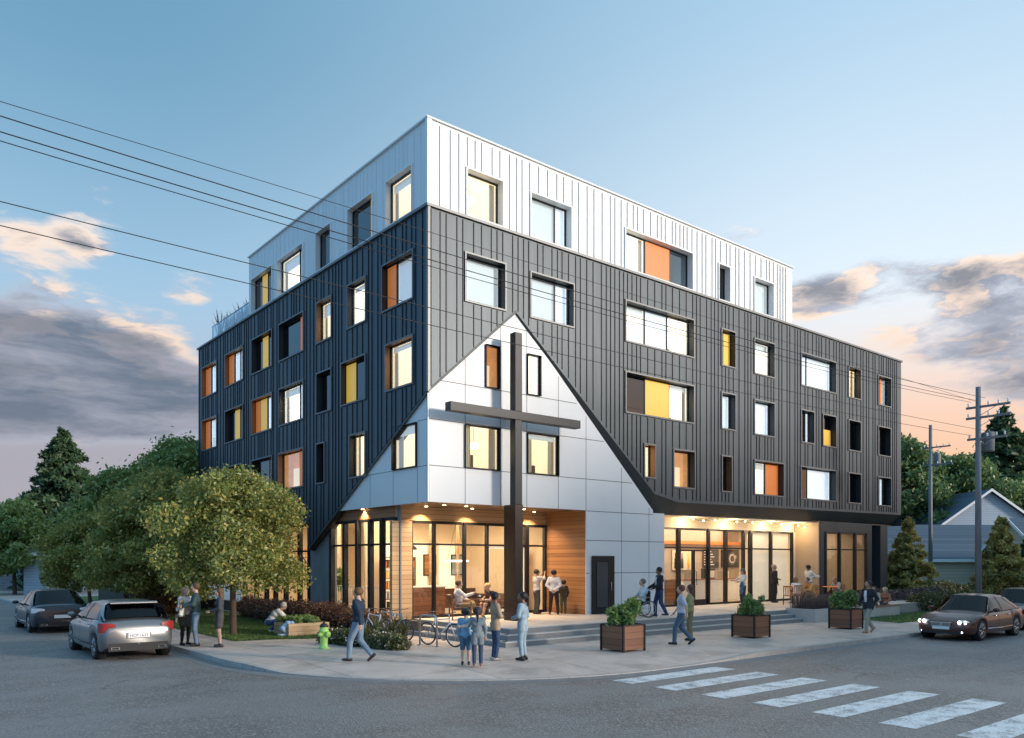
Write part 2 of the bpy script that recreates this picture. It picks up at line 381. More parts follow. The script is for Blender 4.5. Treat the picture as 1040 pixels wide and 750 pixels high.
def tag(o, label=None, cat=None, group=None, kind=None):
    if label: o['label'] = label
    if cat: o['category'] = cat
    if group: o['group'] = group
    if kind: o['kind'] = kind
    return o
def empty(name, loc=(0, 0, 0), rz=0.0, label=None, cat=None, group=None):
    o = bpy.data.objects.new(name, None); col.objects.link(o); o.location = loc; o.rotation_euler = (0, 0, rz)
    o.empty_display_size = .2
    return tag(o, label, cat, group)
def copy_tree(o, parent=None):
    c = o.copy(); col.objects.link(c)
    if parent is not None: c.parent = parent
    for ch in list(o.children): copy_tree(ch, c)
    return c
def np_mesh(name, V, Fq, mats, mi=None, parent=None, smooth=False):
    me = bpy.data.meshes.new(name); k = Fq.shape[1]
    me.vertices.add(len(V)); me.vertices.foreach_set('co', np.asarray(V, np.float32).ravel())
    me.loops.add(Fq.size); me.loops.foreach_set('vertex_index', Fq.astype(np.int32).ravel())
    me.polygons.add(len(Fq)); me.polygons.foreach_set('loop_start', np.arange(len(Fq), dtype=np.int32) * k)
    me.polygons.foreach_set('loop_total', np.full(len(Fq), k, np.int32))
    for m in mats: me.materials.append(M[m] if isinstance(m, str) else m)
    if mi is not None: me.polygons.foreach_set('material_index', np.asarray(mi, np.int32))
    me.polygons.foreach_set('use_smooth', np.full(len(Fq), smooth)); me.update(calc_edges=True); me.validate()
    o = bpy.data.objects.new(name, me); col.objects.link(o)
    if parent is not None: o.parent = parent
    return o
# ------------------------------------------------------------------ ground, road, pavement
def struct(o): o['kind'] = 'structure'; return o
SW, PL = .13, .58
b = MB(); b.quad((-900, -900, -.06), (1500, -900, -.06), (1500, 1500, -.06), (-900, 1500, -.06), 'ground_far'); struct(b.build('ground'))
b = MB(); b.quad((-220, -220, 0), (420, -220, 0), (420, 420, 0), (-220, 420, 0), 'asphalt'); struct(b.build('road'))

KX, KY, KR = -6.8, -8.7, 7.5
def edge_pts(off=0.0, n=26):
    """kerb line of the corner block, from far up the left street round the corner and away to the right"""
    r = KR - off; cx, cy = KX + KR, KY + KR
    p = [(KX + off, y) for y in (160, 80, 50, 35, 25, 18, 12, 8, 5, 2.5, .5)]
    p += [(cx + r * math.cos(a), cy + r * math.sin(a)) for a in [math.pi + (math.pi / 2) * i / n for i in range(n + 1)]]
    p += [(x, KY + off) for x in (2, 3.2, 4.6, 6, 8, 11, 15, 20, 27, 36, 50, 80, 130, 200)]
    return p
def ss(a, b_, x): t = max(0, min(1, (x - a) / (b_ - a))); return t * t * (3 - 2 * t)
def kh(p):  # kerb height: lowered to the road at the corner crossing
    x, y = p
    d = (x - y)      # runs up around the corner
    return .022 + (SW - .022) * max(ss(-2.2, -4.4, d), ss(11.2, 13.4, d))
outer, inner = edge_pts(0.0), edge_pts(2.0)
def strip(name, o0, o1, zf0, zf1, m):
    p0, p1 = edge_pts(o0), edge_pts(o1); e = edge_pts(0); b = MB()
    vs = [(x, y, zf0(q)) for (x, y), q in zip(p0, e)] + [(x, y, zf1(q)) for (x, y), q in zip(p1, e)]; n = len(p0)
    b.add(vs, [(i, i + 1, n + i + 1, n + i) for i in range(n - 1)], m); return b
b = strip('', .16, 2.0, kh, lambda q: SW, 'sidewalk')
n = len(inner); b.add([(x, y, SW) for x, y in inner] + [(200, 160, SW)], [tuple(range(n)) + (n,)], 'sidewalk'); struct(b.build('pavement'))
b = strip('', .0, .16, lambda q: kh(q) + .001, lambda q: kh(q) + .001, 'kerb')
e = edge_pts(0.0); n = len(e); b.add([(x, y, 0) for x, y in e] + [(x, y, kh((x, y)) + .001) for x, y in e], [(i, i + 1, n + i + 1, n + i) for i in range(n - 1)], 'kerb')
for i in range(n - 1):      # dark joints between kerb stones
    (x0, y0), (x1, y1) = e[i], e[i + 1]; L = math.hypot(x1 - x0, y1 - y0)
    if L > 20: continue
    for k in range(max(1, round(L / 1.4))):
        t = (k + .5) / max(1, round(L / 1.4)); x, y = x0 + (x1 - x0) * t, y0 + (y1 - y0) * t
        ux, uy = (x1 - x0) / L * .006, (y1 - y0) / L * .006; nx, ny = uy / .006, -ux / .006; h = kh((x, y)) + .003
        b.quad((x - ux + nx * .003, y - uy + ny * .003, .005), (x + ux + nx * .003, y + uy + ny * .003, .005), (x + ux + nx * .003, y + uy + ny * .003, h), (x - ux + nx * .003, y - uy + ny * .003, h), 'joint')
struct(b.build('kerb'))
struct(strip('', -.42, 0.0, lambda q: .004, lambda q: .004, 'gutter').build('gutter'))
# crosswalk stripes
b = MB()
for k in range(9):
    y = -9.45 - 1.152 * k + .30; b.add([(-1.28, y - .58, .004), (2.27, y - .58, .004), (2.27, y, .004), (-1.28, y, .004)], [(0, 1, 2, 3)], 'road_paint')
o = struct(b.build('crosswalk_marking'))
# lawns
def sheet(name, poly, z, m): b = MB(); b.add([(x, y, z) for x, y in poly], [tuple(range(len(poly)))], m); return b.build(name)
LAWN_L = [(-5.0, 2.9), (-3.9, 2.75), (-2.2, 1.9), (-1.1, 3.2), (-.05, 3.2), (-.05, 40), (-5.0, 40)]
LAWN_R = [(17.6, -6.35), (31, -6.5), (70, -6.5), (70, 30), (35, 30), (31.6, -.3), (22, -.3), (19, -2.2)]
struct(sheet('lawn', LAWN_L, SW + .006, 'lawn')); struct(sheet('lawn', LAWN_R, SW + .006, 'lawn'))
def pip(x, y, poly):
    c = False; j = len(poly) - 1
    for i in range(len(poly)):
        (xi, yi), (xj, yj) = poly[i], poly[j]
        if (yi > y) != (yj > y) and x < (xj - xi) * (y - yi) / (yj - yi) + xi: c = not c
        j = i
    return c
def grass(poly, n, ymax, xmax):
    xs = [p[0] for p in poly]; ys = [p[1] for p in poly]; P = []
    while len(P) < n:
        x, y = random.uniform(min(xs), min(max(xs), xmax)), random.uniform(min(ys), min(max(ys), ymax))
        if pip(x, y, poly): P.append((x, y, SW + .006))
    P = np.array(P); a = np.random.rand(n) * 6.28; h = .04 + .05 * np.random.rand(n); w = .012
    dx, dy = np.cos(a) * w, np.sin(a) * w; lean = (np.random.rand(n, 2) - .5) * .06
    V = np.empty((n, 3, 3)); V[:, 0] = P; V[:, 0, 0] -= dx; V[:, 0, 1] -= dy; V[:, 1] = P; V[:, 1, 0] += dx; V[:, 1, 1] += dy
    V[:, 2] = P; V[:, 2, 0] += lean[:, 0]; V[:, 2, 1] += lean[:, 1]; V[:, 2, 2] += h
    o = np_mesh('grass', V.reshape(-1, 3), np.arange(n * 3).reshape(-1, 3), ['leaf_grass']); o['kind'] = 'stuff'
grass(LAWN_L, 42000, 14, 10); grass(LAWN_R, 30000, 6, 45)

# plaza with three steps
def plaza():
    b = MB(); x1 = 17.0
    for k in range(3):
        z0, z1 = SW + .15 * k, SW + .15 * (k + 1); d = .35 * k; X0, Y0 = .22 + d, -3.62 + d
        yb = 2.34
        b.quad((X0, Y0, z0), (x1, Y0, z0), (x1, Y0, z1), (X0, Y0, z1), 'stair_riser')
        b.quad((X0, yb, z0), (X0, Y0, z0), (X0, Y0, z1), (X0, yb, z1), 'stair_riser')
        if k < 2:
            b.quad((X0, Y0, z1), (x1, Y0, z1), (x1, Y0 + .35, z1), (X0, Y0 + .35, z1), 'stair_tread')
            b.quad((X0, Y0, z1), (X0 + .35, Y0 + .35, z1), (X0 + .35, yb, z1), (X0, yb, z1), 'stair_tread')
        # pale nosing
        b.box(X0 - .004, x1, Y0 - .004, Y0 + .05, z1 - .022, z1 + .004, 'concrete_pale'); b.box(X0 - .004, X0 + .05, Y0 + .05, yb, z1 - .022, z1 + .004, 'concrete_pale')
    b.add([(.92, -2.92, PL), (28.2, -2.92, PL), (28.2, 1.6, PL), (.92, 2.34, PL)], [(0, 1, 2, 3)], 'plaza')
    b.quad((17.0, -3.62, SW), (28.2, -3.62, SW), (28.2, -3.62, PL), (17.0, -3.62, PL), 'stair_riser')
    b.quad((17.0, -3.62, PL), (28.2, -3.62, PL), (28.2, -2.92, PL), (17.0, -2.92, PL), 'plaza')
    b.quad((28.2, -3.62, SW), (28.2, 0, SW), (28.2, 0, PL), (28.2, -3.62, PL), 'stair_riser')
    struct(b.build('plaza_steps'))
plaza()

# ------------------------------------------------------------------ the building
BLD = empty('apartment_building', (0, 0, 0), 0, 'five storey corner apartment building, dark ribbed metal skin, white gable panels and white top storey', 'building')
H1, ZD, ZW = 4.41, 13.67, 16.37        # soffit, top of dark skin, top of white storey
LX, LY, WX, WY = 31.3, 22.0, 20.4, 14.9
PR = lambda s, z, o: (s, -o, z)
PLF = lambda s, z, o: (-o, s, z)
def pbox(b, P, s0, s1, z0, z1, o0, o1, m):
    vs = [P(s, z, o) for o in (o0, o1) for s, z in ((s0, z0), (s1, z0), (s1, z1), (s0, z1))]
    b.add(vs, [(3, 2, 1, 0), (4, 5, 6, 7), (0, 1, 5, 4), (1, 2, 6, 5), (2, 3, 7, 6), (3, 0, 4, 7)], m)
def poly2(b, P, pts, o, m): b.add([P(s, z, o) for s, z in pts], [tuple(range(len(pts)))], m)

# windows: (s0, s1, z0, z1, reveal, [(share, kind) ...] in order of s)
r5, r4, r3, r2 = (13.76, 15.25), (10.99, 12.50), (8.27, 9.77), (5.57, 7.05)
RW = [(1.50, 2.95, r5, 'w', [(1, 'lit')]), (4.21, 6.09, r5, 'w', [(.72, 'glow_blind'), (.28, 'pale')]), (8.95, 12.95, r5, 'w', [(.34, 'litw'), (.38, 'orange'), (.28, 'grey')]),
      (14.75, 15.5, r5, 'w', [(1, 'dark')]), (17.35, 18.8, r5, 'w', [(1, 'glow_blind')]),
      (1.45, 3.05, r4, 'd', [(1, 'glow_blind')]), (4.21, 6.20, r4, 'd', [(.68, 'glow_blind'), (.32, 'pale')]), (8.97, 13.02, r4, 'd', [(.33, 'litw'), (.34, 'pale'), (.33, 'litw')]),
      (14.95, 15.88, r4, 'd', [(.45, 'pale'), (.55, 'yellow')]), (17.35, 18.87, r4, 'd', [(1, 'litw')]), (21.15, 24.28, r4, 'd', [(.27, 'pale'), (.73, 'pale')]),
      (25.56, 26.75, r4, 'd', [(1, 'lit')]), (28.67, 30.05, r4, 'd', [(.45, 'pale'), (.15, 'orange'), (.4, 'glow_blind')]),
      (8.97, 13.02, r3, 'd', [(.33, 'dark'), (.37, 'yellow'), (.30, 'litw')]), (14.95, 15.88, r3, 'd', [(.3, 'dark'), (.7, 'pale')]), (17.35, 18.87, r3, 'd', [(1, 'pale')]),
      (21.15, 22.25, r3, 'd', [(.7, 'dark'), (.3, 'pale')]), (23.1, 24.28, r3, 'd', [(1, 'halfyellow')]), (25.56, 26.75, r3, 'd', [(.5, 'pale'), (.5, 'dark')]), (28.67, 30.0, r3, 'd', [(1, 'dark')]),
      (10.03, 10.62, (5.85, 7.1), 'c', [(1, 'lit')]), (11.78, 13.08, r2, 'd', [(1, 'warm')]), (14.97, 15.62, r2, 'c', [(1, 'dark')]), (17.35, 19.62, r2, 'd', [(.52, 'litw'), (.48, 'orange')]),
      (21.12, 24.27, r2, 'd', [(.3, 'dark'), (.7, 'pale')]), (25.56, 26.77, r2, 'd', [(1, 'dark')]), (28.67, 30.05, r2, 'd', [(.45, 'dark'), (.3, 'pale'), (.25, 'dark')])]
GW = [(2.29, 2.89, (8.30, 9.72), 'b', [(1, 'warm')]), (4.09, 4.70, (8.30, 9.70), 'b', [(1, 'litw')]), (1.45, 2.89, (5.57, 6.99), 'b', [(1, 'curt')]), (4.09, 5.54, (5.57, 6.99), 'b', [(1, 'curt')])]
GL = [(.72, 2.20, (5.57, 6.99), 'b', [(1, 'curt')])]
LW = [(.91, 2.52, r5, 'w', [(1, 'lit')]), (3.47, 5.25, r5, 'w', [(.22, 'yellow'), (.78, 'sky')]), (6.64, 7.88, r5, 'w', [(1, 'sky')]), (9.11, 11.59, r5, 'w', [(.25, 'grey'), (.75, 'litw')]), (12.21, 14.54, r5, 'w', [(.36, 'sky'), (.28, 'yellow'), (.36, 'dark')]),
      (.85, 2.75, r4, 'd', [(.68, 'glow_blind'), (.32, 'orange')]), (3.95, 5.25, r4, 'd', [(1, 'litw')]), (6.59, 7.80, r4, 'c', [(1, 'lit')]), (9.05, 11.43, r4, 'd', [(.26, 'orange'), (.74, 'sky')]), (12.21, 14.48, r4, 'd', [(.34, 'sky'), (.3, 'yellow'), (.36, 'dark')]),
      (15.6, 17.9, r4, 'c', [(.34, 'pale'), (.34, 'pale'), (.32, 'orange')]), (19.15, 21.3, r4, 'c', [(.6, 'pale'), (.4, 'orange')]),
      (.87, 2.55, r3, 'c', [(1, 'lit')]), (3.97, 5.74, r3, 'd', [(.55, 'sky'), (.45, 'yellow')]), (6.59, 7.80, r3, 'd', [(1, 'sky')]), (9.06, 11.43, r3, 'd', [(.28, 'pale'), (.72, 'litw')]), (12.21, 14.48, r3, 'c', [(.4, 'pale'), (.34, 'yellow'), (.26, 'orange')]),
      (15.6, 17.9, r3, 'd', [(.34, 'sky'), (.3, 'yellow'), (.36, 'dark')]), (19.15, 21.3, r3, 'c', [(.65, 'pale'), (.35, 'orange')]),
      (3.99, 5.10, r2, 'd', [(1, 'lit')]), (7.17, 7.82, r2, 'd', [(1, 'dark')]), (9.07, 11.47, r2, 'c', [(.28, 'orange'), (.72, 'warm')]), (12.21, 14.48, r2, 'd', [(.3, 'warm'), (.7, 'sky')]),
      (15.6, 17.9, r2, 'd', [(1, 'sky')]), (19.15, 21.3, r2, 'd', [(.6, 'pale'), (.4, 'dark')])]
mat('leather_dark', (.12, .07, .04), .7)
mat('room_lit', (.8, .66, .45), .8, var=.05, vscale=1, emit=(1, .80, .55), estr=.82)
mat('room_litw', (.85, .8, .72), .8, var=.05, vscale=1, emit=(1, .90, .76), estr=.82)
mat('room_warm', (.55, .3, .12), .8, var=.5, vscale=2.2, emit=(1, .50, .20), estr=.32)
mat('pale_sky_glow', (.85, .86, .88), .8, var=.04, vscale=1, emit=(.96, .97, 1), estr=.62)  # glowing sheet stands in for bright sky mirrored in the glass
mat('room_grey', (.40, .42, .44), .8)
mat('room_dark', (.02, .022, .025), .8)
mat('room_ceiling', (.9, .8, .6), .8, emit=(1, .84, .62), estr=.85)
REV = {'d': 'reveal_dark', 'w': 'reveal_white', 'c': 'reveal_warm_glow', 'b': 'black_frame'}

def make_window(P, s0, s1, zz, rev, segs):
    z0, z1 = zz; rm = REV[rev]; dp = (.24 if P is PR else .16) if rev != 'b' else .10
    tw = .055; trim = {'d': 'grey_trim', 'w': 'white_trim', 'c': 'grey_trim', 'b': 'black_frame'}[rev]
    b = MB()
    o1 = .055 if rev != 'b' else .02
    if rev != 'b':
        for a in ((s0 - tw, s0, z0 - tw, z1 + tw), (s1, s1 + tw, z0 - tw, z1 + tw), (s0, s1, z1, z1 + tw), (s0, s1, z0 - tw, z0)): pbox(b, P, *a, -.02, o1, trim)
    e = .004
    poly = lambda a, c, d, f: b.add([P(*a), P(*c), P(*d), P(*f)], [(0, 1, 2, 3)], rm)
    poly((s0 + e, z0, o1), (s0 + e, z1, o1), (s0 + e, z1, -dp), (s0 + e, z0, -dp)); poly((s1 - e, z0, o1), (s1 - e, z1, o1), (s1 - e, z1, -dp), (s1 - e, z0, -dp))
    poly((s0, z0 + e, o1), (s1, z0 + e, o1), (s1, z0 + e, -dp), (s0, z0 + e, -dp)); poly((s0, z1 - e, o1), (s1, z1 - e, o1), (s1, z1 - e, -dp), (s0, z1 - e, -dp))
    W = b.build('window', BLD)
    fr = MB(); fw = .045
    for a in ((s0 + .005, s0 + fw, z0 + .005, z1 - .005), (s1 - fw, s1 - .005, z0 + .005, z1 - .005), (s0 + fw, s1 - fw, z1 - fw, z1 - .005), (s0 + fw, s1 - fw, z0 + .005, z0 + fw)): pbox(fr, P, *a, -dp - .06, -dp + .012, 'black_frame')
    x = s0 + fw; tot = s1 - s0 - 2 * fw; fr_o = fr; kids = []
    for i, (share, kind) in enumerate(segs):
        x1 = x + tot * share; pane = MB(); panel = MB(); room = MB(); cur = MB(); kids.append((pane, panel, room, cur))
        if i: pbox(fr, P, x - .022, x + .022, z0 + fw, z1 - fw, -dp - .05, -dp + .008, 'black_frame')
        a0, a1, c0, c1 = x + (.022 if i else 0), x1 - (.022 if i < len(segs) - 1 else 0), z0 + fw, z1 - fw
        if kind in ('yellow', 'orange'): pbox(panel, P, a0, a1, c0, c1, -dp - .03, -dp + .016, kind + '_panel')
        else:
            if kind == 'halfyellow':
                cm = (c0 + c1) / 2 + .1; pbox(panel, P, a0, a1, c0, cm, -dp - .03, -dp + .016, 'yellow_panel'); c0 = cm; kind = 'dark'
            pbox(pane, P, a0, a1, c0, c1, -dp - .02, -dp - .012, 'dark_glass' if kind in ('dark', 'sky') else 'window_glass')
            back = -dp - (.95 if kind not in ('glow_blind', 'pale') else .09)
            rk = {'lit': 'room_lit', 'litw': 'room_litw', 'warm': 'room_warm', 'curt': 'room_lit', 'glow_blind': 'glow_blind', 'pale': 'pale_sky_glow', 'grey': 'room_grey', 'dark': 'room_dark', 'sky': 'room_dark'}[kind]
            f0 = -dp - .06
            side = rk
            room.add([P(a0, c0, back), P(a1, c0, back), P(a1, c1 + .1, back), P(a0, c1 + .1, back)], [(0, 1, 2, 3)], rk)
            room.add([P(a0, c0, back), P(a0, c1 + .1, back), P(a0, c1 + .1, f0), P(a0, c0, f0)], [(0, 1, 2, 3)], side)
            room.add([P(a1, c0, back), P(a1, c1 + .1, back), P(a1, c1 + .1, f0), P(a1, c0, f0)], [(0, 1, 2, 3)], side)
            room.add([P(a0, c1 + .1, back), P(a1, c1 + .1, back), P(a1, c1 + .1, f0), P(a0, c1 + .1, f0)], [(0, 1, 2, 3)], 'room_ceiling' if kind in ('lit', 'curt') else rk)
            room.add([P(a0, c0, back), P(a1, c0, back), P(a1, c0, f0), P(a0, c0, f0)], [(0, 1, 2, 3)], 'floor_light' if kind in ('lit', 'litw', 'curt') else rk)
            if kind == 'curt' or (kind in ('lit', 'litw') and a1 - a0 > .8 and random.random() < .75):
                w = (a1 - a0) * (.24 if kind == 'curt' else .14)
                for q0, q1 in (((a0, a0 + w), (a1 - w * .8, a1)) if kind == 'curt' else (((a1 - w, a1),) if P is PR else ((a0, a0 + w * 1.3), (a1 - w * .8, a1)))):
                    nn = 14; vs = []
                    for k in range(nn + 1):
                        s = q0 + (q1 - q0) * k / nn; o = f0 - .12 + .03 * math.sin(k * 1.9)
                        vs += [P(s, c0, o), P(s, c1 + .05, o)]
                    cur.add(vs, [(2 * k, 2 * k + 2, 2 * k + 3, 2 * k + 1) for k in range(nn)], 'curtain', True)
            if kind in ('lit', 'litw', 'curt') and a1 - a0 > .8:
                q = random.random()
                if q < .5: pbox(room, P, a0 + .01, a1 - .01, c1 - (c1 - c0) * random.choice((.12, .2, .33)), c1, f0 - .05, f0 - .035, 'glow_blind')
                u = a0 + (a1 - a0) * random.uniform(.3, .7)
                if q > .35: pbox(room, P, u - .13, u + .13, c1 - .62, c1 - .45, back + .3, back + .56, 'lamp_ceiling'); pbox(room, P, u - .006, u + .006, c1 - .45, c1 + .08, back + .42, back + .43, 'black_frame')
                pbox(room, P, a0 + .05, u, c0, c0 + random.uniform(.2, .5), back + .05, back + .4, 'leather_dark')
            if kind in ('warm',):
                pbox(room, P, a0 + (a1 - a0) * .45, a1 - .02, c0, c0 + (c1 - c0) * .62, back + .1, back + .5, 'room_lit')
        x = x1
    fr.build('frame', W)
    for ks in kids:
        for q, nm in zip(ks, ('pane', 'coloured_panel', 'room', 'curtain')):
            if q.v: q.build(nm, W)

for w in RW + GW: make_window(PR, *w)
for w in LW + GL: make_window(PLF, *w)

# skins -----------------------------------------------------------
def clip_iv(ivs, h0, h1):
    out = []
    for a, c in ivs:
        if h1 <= a or h0 >= c: out.append((a, c)); continue
        if h0 > a: out.append((a, h0))
        if h1 < c: out.append((h1, c))
    return out
def ribs_at(L, lo, hi, step=(.24, .24, .33, .42, .42)):
    s, out = lo, []
    while s < L - .15: out.append(s); s += random.choice(step) + random.uniform(-.02, .02)
    return out
def skin(P, L, zlo, ztop, wins, brk, m, mrib, ribs, zrib, rw=.013, rd=.026):
    """facade sheet with window holes; zlo(s) is its lower edge; ribs stop at zrib(s)"""
    b = MB(); cuts = sorted(set([0, L] + [c for c in brk if 0 < c < L] + [w[0] for w in wins] + [w[1] for w in wins]))
    fine = []
    for a, c in zip(cuts, cuts[1:]):
        k = max(1, int((c - a) / 1.2)); fine += [a + (c - a) * i / k for i in range(k)]
    fine.append(L)
    for a, c in zip(fine, fine[1:]):
        if c - a < 1e-5: continue
        mid = (a + c) / 2; hs = sorted([(w[2][0], w[2][1]) for w in wins if w[0] < mid < w[1]])
        segs = []; lo = None
        zs = [zlo(a + 1e-6), zlo(c - 1e-6)]
        edges = [('lo', 0)] + [h for h in hs if h[1] > max(zs)]
        cur = zs[:]
        for h in hs:
            if h[1] <= max(zs): continue
            if h[0] > min(cur): b.add([P(a, cur[0], 0), P(c, cur[1], 0), P(c, max(h[0], cur[1]), 0), P(a, max(h[0], cur[0]), 0)], [(0, 1, 2, 3)], m)
            cur = [h[1], h[1]]
        if ztop > cur[0]: b.add([P(a, cur[0], 0), P(c, cur[1], 0), P(c, ztop, 0), P(a, ztop, 0)], [(0, 1, 2, 3)], m)
    for s in ribs:
        ivs = [(zrib(s), ztop - .10)]
        for w in wins:
            if w[0] - .07 < s < w[1] + .07: ivs = clip_iv(ivs, w[2][0] - .085, w[2][1] + .085)
        for a, c in ivs:
            if c - a > .06: pbox(b, P, s - rw, s + rw, a, c, .003, rd, mrib)
    return b
diagR = lambda s: 7.81 + .893 * s if s < 3.55 else (10.98 - (s - 3.55) * .9264 if s < 10.62 else 4.43 + (s - 10.62) * .0095)
def bandR(s):   # width of the smooth fascia above the lower edge
    if s < 3.55: return .10
    if s < 10.62: return .12 + (s - 3.55) / 7.07 * .75
    return .87 - .28 * min(1, (s - 10.62) / 1.5)
diagL = lambda s: 7.81 - .56 * s if s < 8.65 else (2.97 if s < 8.66 else 4.09)
bandL = lambda s: .07
# right face, dark
def zl_top(s): return diagR(s) + bandR(s) - .10
b = skin(PR, LX, zl_top, ZD, [w for w in RW if w[2] != r5], [3.55, 10.62, 12.12] + [i * .5 for i in range(7, 22)], 'dark_metal', 'shaded_rib', ribs_at(LX, .12, 0), lambda s: diagR(s) + bandR(s) + .02)
b.build('metal_skin', BLD)
# folded fascia: leans inwards along the lower edge
def foldR():
    b = MB(); pts = [0, 1.2, 2.4, 3.55, 5, 6.5, 8, 9.3, 10.62, 12.12, 14, 17, 20, 24, 28, LX]
    dep = lambda s: .10 if s <= 3.55 else (.10 + (s - 3.55) / 7.07 * .35 if s < 10.62 else .45)
    top, bot, inn = [], [], []
    for s in pts:
        k = dep(s); top.append(PR(s, zl_top(s), .012)); bot.append(PR(s, diagR(s), -k)); inn.append(PR(s, diagR(s) + .02, -k - .5))
    n = len(pts); b.add(top + bot, [(i, i + 1, n + i + 1, n + i) for i in range(n - 1)], 'dark_band'); b.add(bot + inn, [(i, i + 1, n + i + 1, n + i) for i in range(n - 1)], 'dark_band')
    b.build('fascia', BLD)
foldR()
b = MB(); n = 6
for i in range(n):
    a, c = 3.56 * i / n, 3.56 * (i + 1) / n
    b.add([PR(s, diagR(s) + dz, o) for o in (-.07, .03) for s, dz in ((a, 0), (c, 0), (c, .085), (a, .085))], [(3, 2, 1, 0), (4, 5, 6, 7), (0, 1, 5, 4), (1, 2, 6, 5), (2, 3, 7, 6), (3, 0, 4, 7)], 'dark_band')
b.build('gable_trim', BLD)
b = skin(PLF, LY, diagL, ZD, [w for w in LW if w[2] != r5], [8.65, 8.66] + [i * .6 for i in range(1, 15)], 'dark_metal', 'shaded_rib', ribs_at(LY, .3, 0), lambda s: diagL(s) + .1)
b.build('metal_skin', BLD)
b = MB()       # folded lower edge on the left face
pts = [.09, 2, 4, 6, 8.65]
for o0, o1, dz0, dz1 in ((.012, -.16, .12, -.02),):
    A = [PLF(s, diagL(s) + dz0, o0) for s in pts]; B = [PLF(s, diagL(s) + dz1, o1) for s in pts]; n = len(pts)
    b.add(A + B, [(i, i + 1, n + i + 1, n + i) for i in range(n - 1)], 'dark_band')
    b.add(B + [PLF(s, diagL(s) + dz1 + .02, o1 - .3) for s in pts], [(i, i + 1, n + i + 1, n + i) for i in range(n - 1)], 'dark_band')
pbox(b, PLF, 8.6, 8.68, 2.97, 4.2, -.3, .012, 'dark_band')
pbox(b, PLF, 8.68, LY, 4.06, 4.14, -.36, .012, 'dark_band')
b.build('fascia', BLD)
# white top storey
b = skin(PR, WX, lambda s: ZD, ZW, [w for w in RW if w[2] == r5], [], 'white_metal', 'white_rib', ribs_at(WX, .12, 0), lambda s: ZD + .02, .010, .03); b.build('top_storey_wall', BLD)
b = skin(PLF, WY, lambda s: ZD, ZW, [w for w in LW if w[2] == r5], [], 'white_metal', 'white_metal', ribs_at(WY, .4, 0), lambda s: ZD + .02, .006, .008); b.build('top_storey_wall', BLD)
b = MB()       # parapet caps
b.box(-.07, WX + .03, -.07, .22, ZW, ZW + .05, 'white_trim'); b.box(-.07, .22, .22, WY + .03, ZW, ZW + .05, 'white_trim')
b.box(WX - .2, WX + .03, .22, WY + .03, ZW, ZW + .05, 'white_trim'); b.box(.22, WX - .2, WY - .2, WY + .03, ZW, ZW + .05, 'white_trim')
b.box(-.05, .0, -.05, .08, ZD, ZW, 'white_trim'); b.box(.0, .12, -.045, .0, ZD, ZW, 'white_trim')
b.build('parapet_cap', BLD)
b = MB()
b.box(-.075, LX + .03, -.085, .0, ZD - .05, ZD + .035, 'grey_trim'); b.box(-.085, -.0, .0, LY + .03, ZD - .05, ZD + .035, 'grey_trim')
b.box(-.03, .0, -.055, .06, 7.85, ZD - .05, 'grey_trim'); b.box(.0, .06, -.055, .0, 7.9, ZD - .05, 'grey_trim')
b.build('parapet_cap', BLD)
# roofs, hidden sides
b = MB(); b.box(.02, WX - .02, .02, WY - .02, ZW - .5, ZW - .3, 'concrete'); b.quad((WX, 0, ZD), (WX, WY, ZD), (WX, WY, ZW), (WX, 0, ZW), 'white_metal'); b.quad((0, WY, ZD), (WX, WY, ZD), (WX, WY, ZW), (0, WY, ZW), 'white_metal')
b.quad((.02, .02, ZD - .04), (LX - .02, .02, ZD - .04), (LX - .02, LY - .02, ZD - .04), (.02, LY - .02, ZD - .04), 'concrete'); b.build('roof', BLD)
b = MB(); b.quad((LX, 0, 4.5), (LX, LY, 4.5), (LX, LY, ZD), (LX, 0, ZD), 'dark_metal'); b.quad((0, LY, 4.1), (LX, LY, 4.1), (LX, LY, ZD), (0, LY, ZD), 'dark_metal')
for k in range(56): b.box(LX, LX + .05, .3 + k * .39, .33 + k * .39, 4.6, ZD - .1, 'shaded_rib')
b.build('rear_wall', BLD)
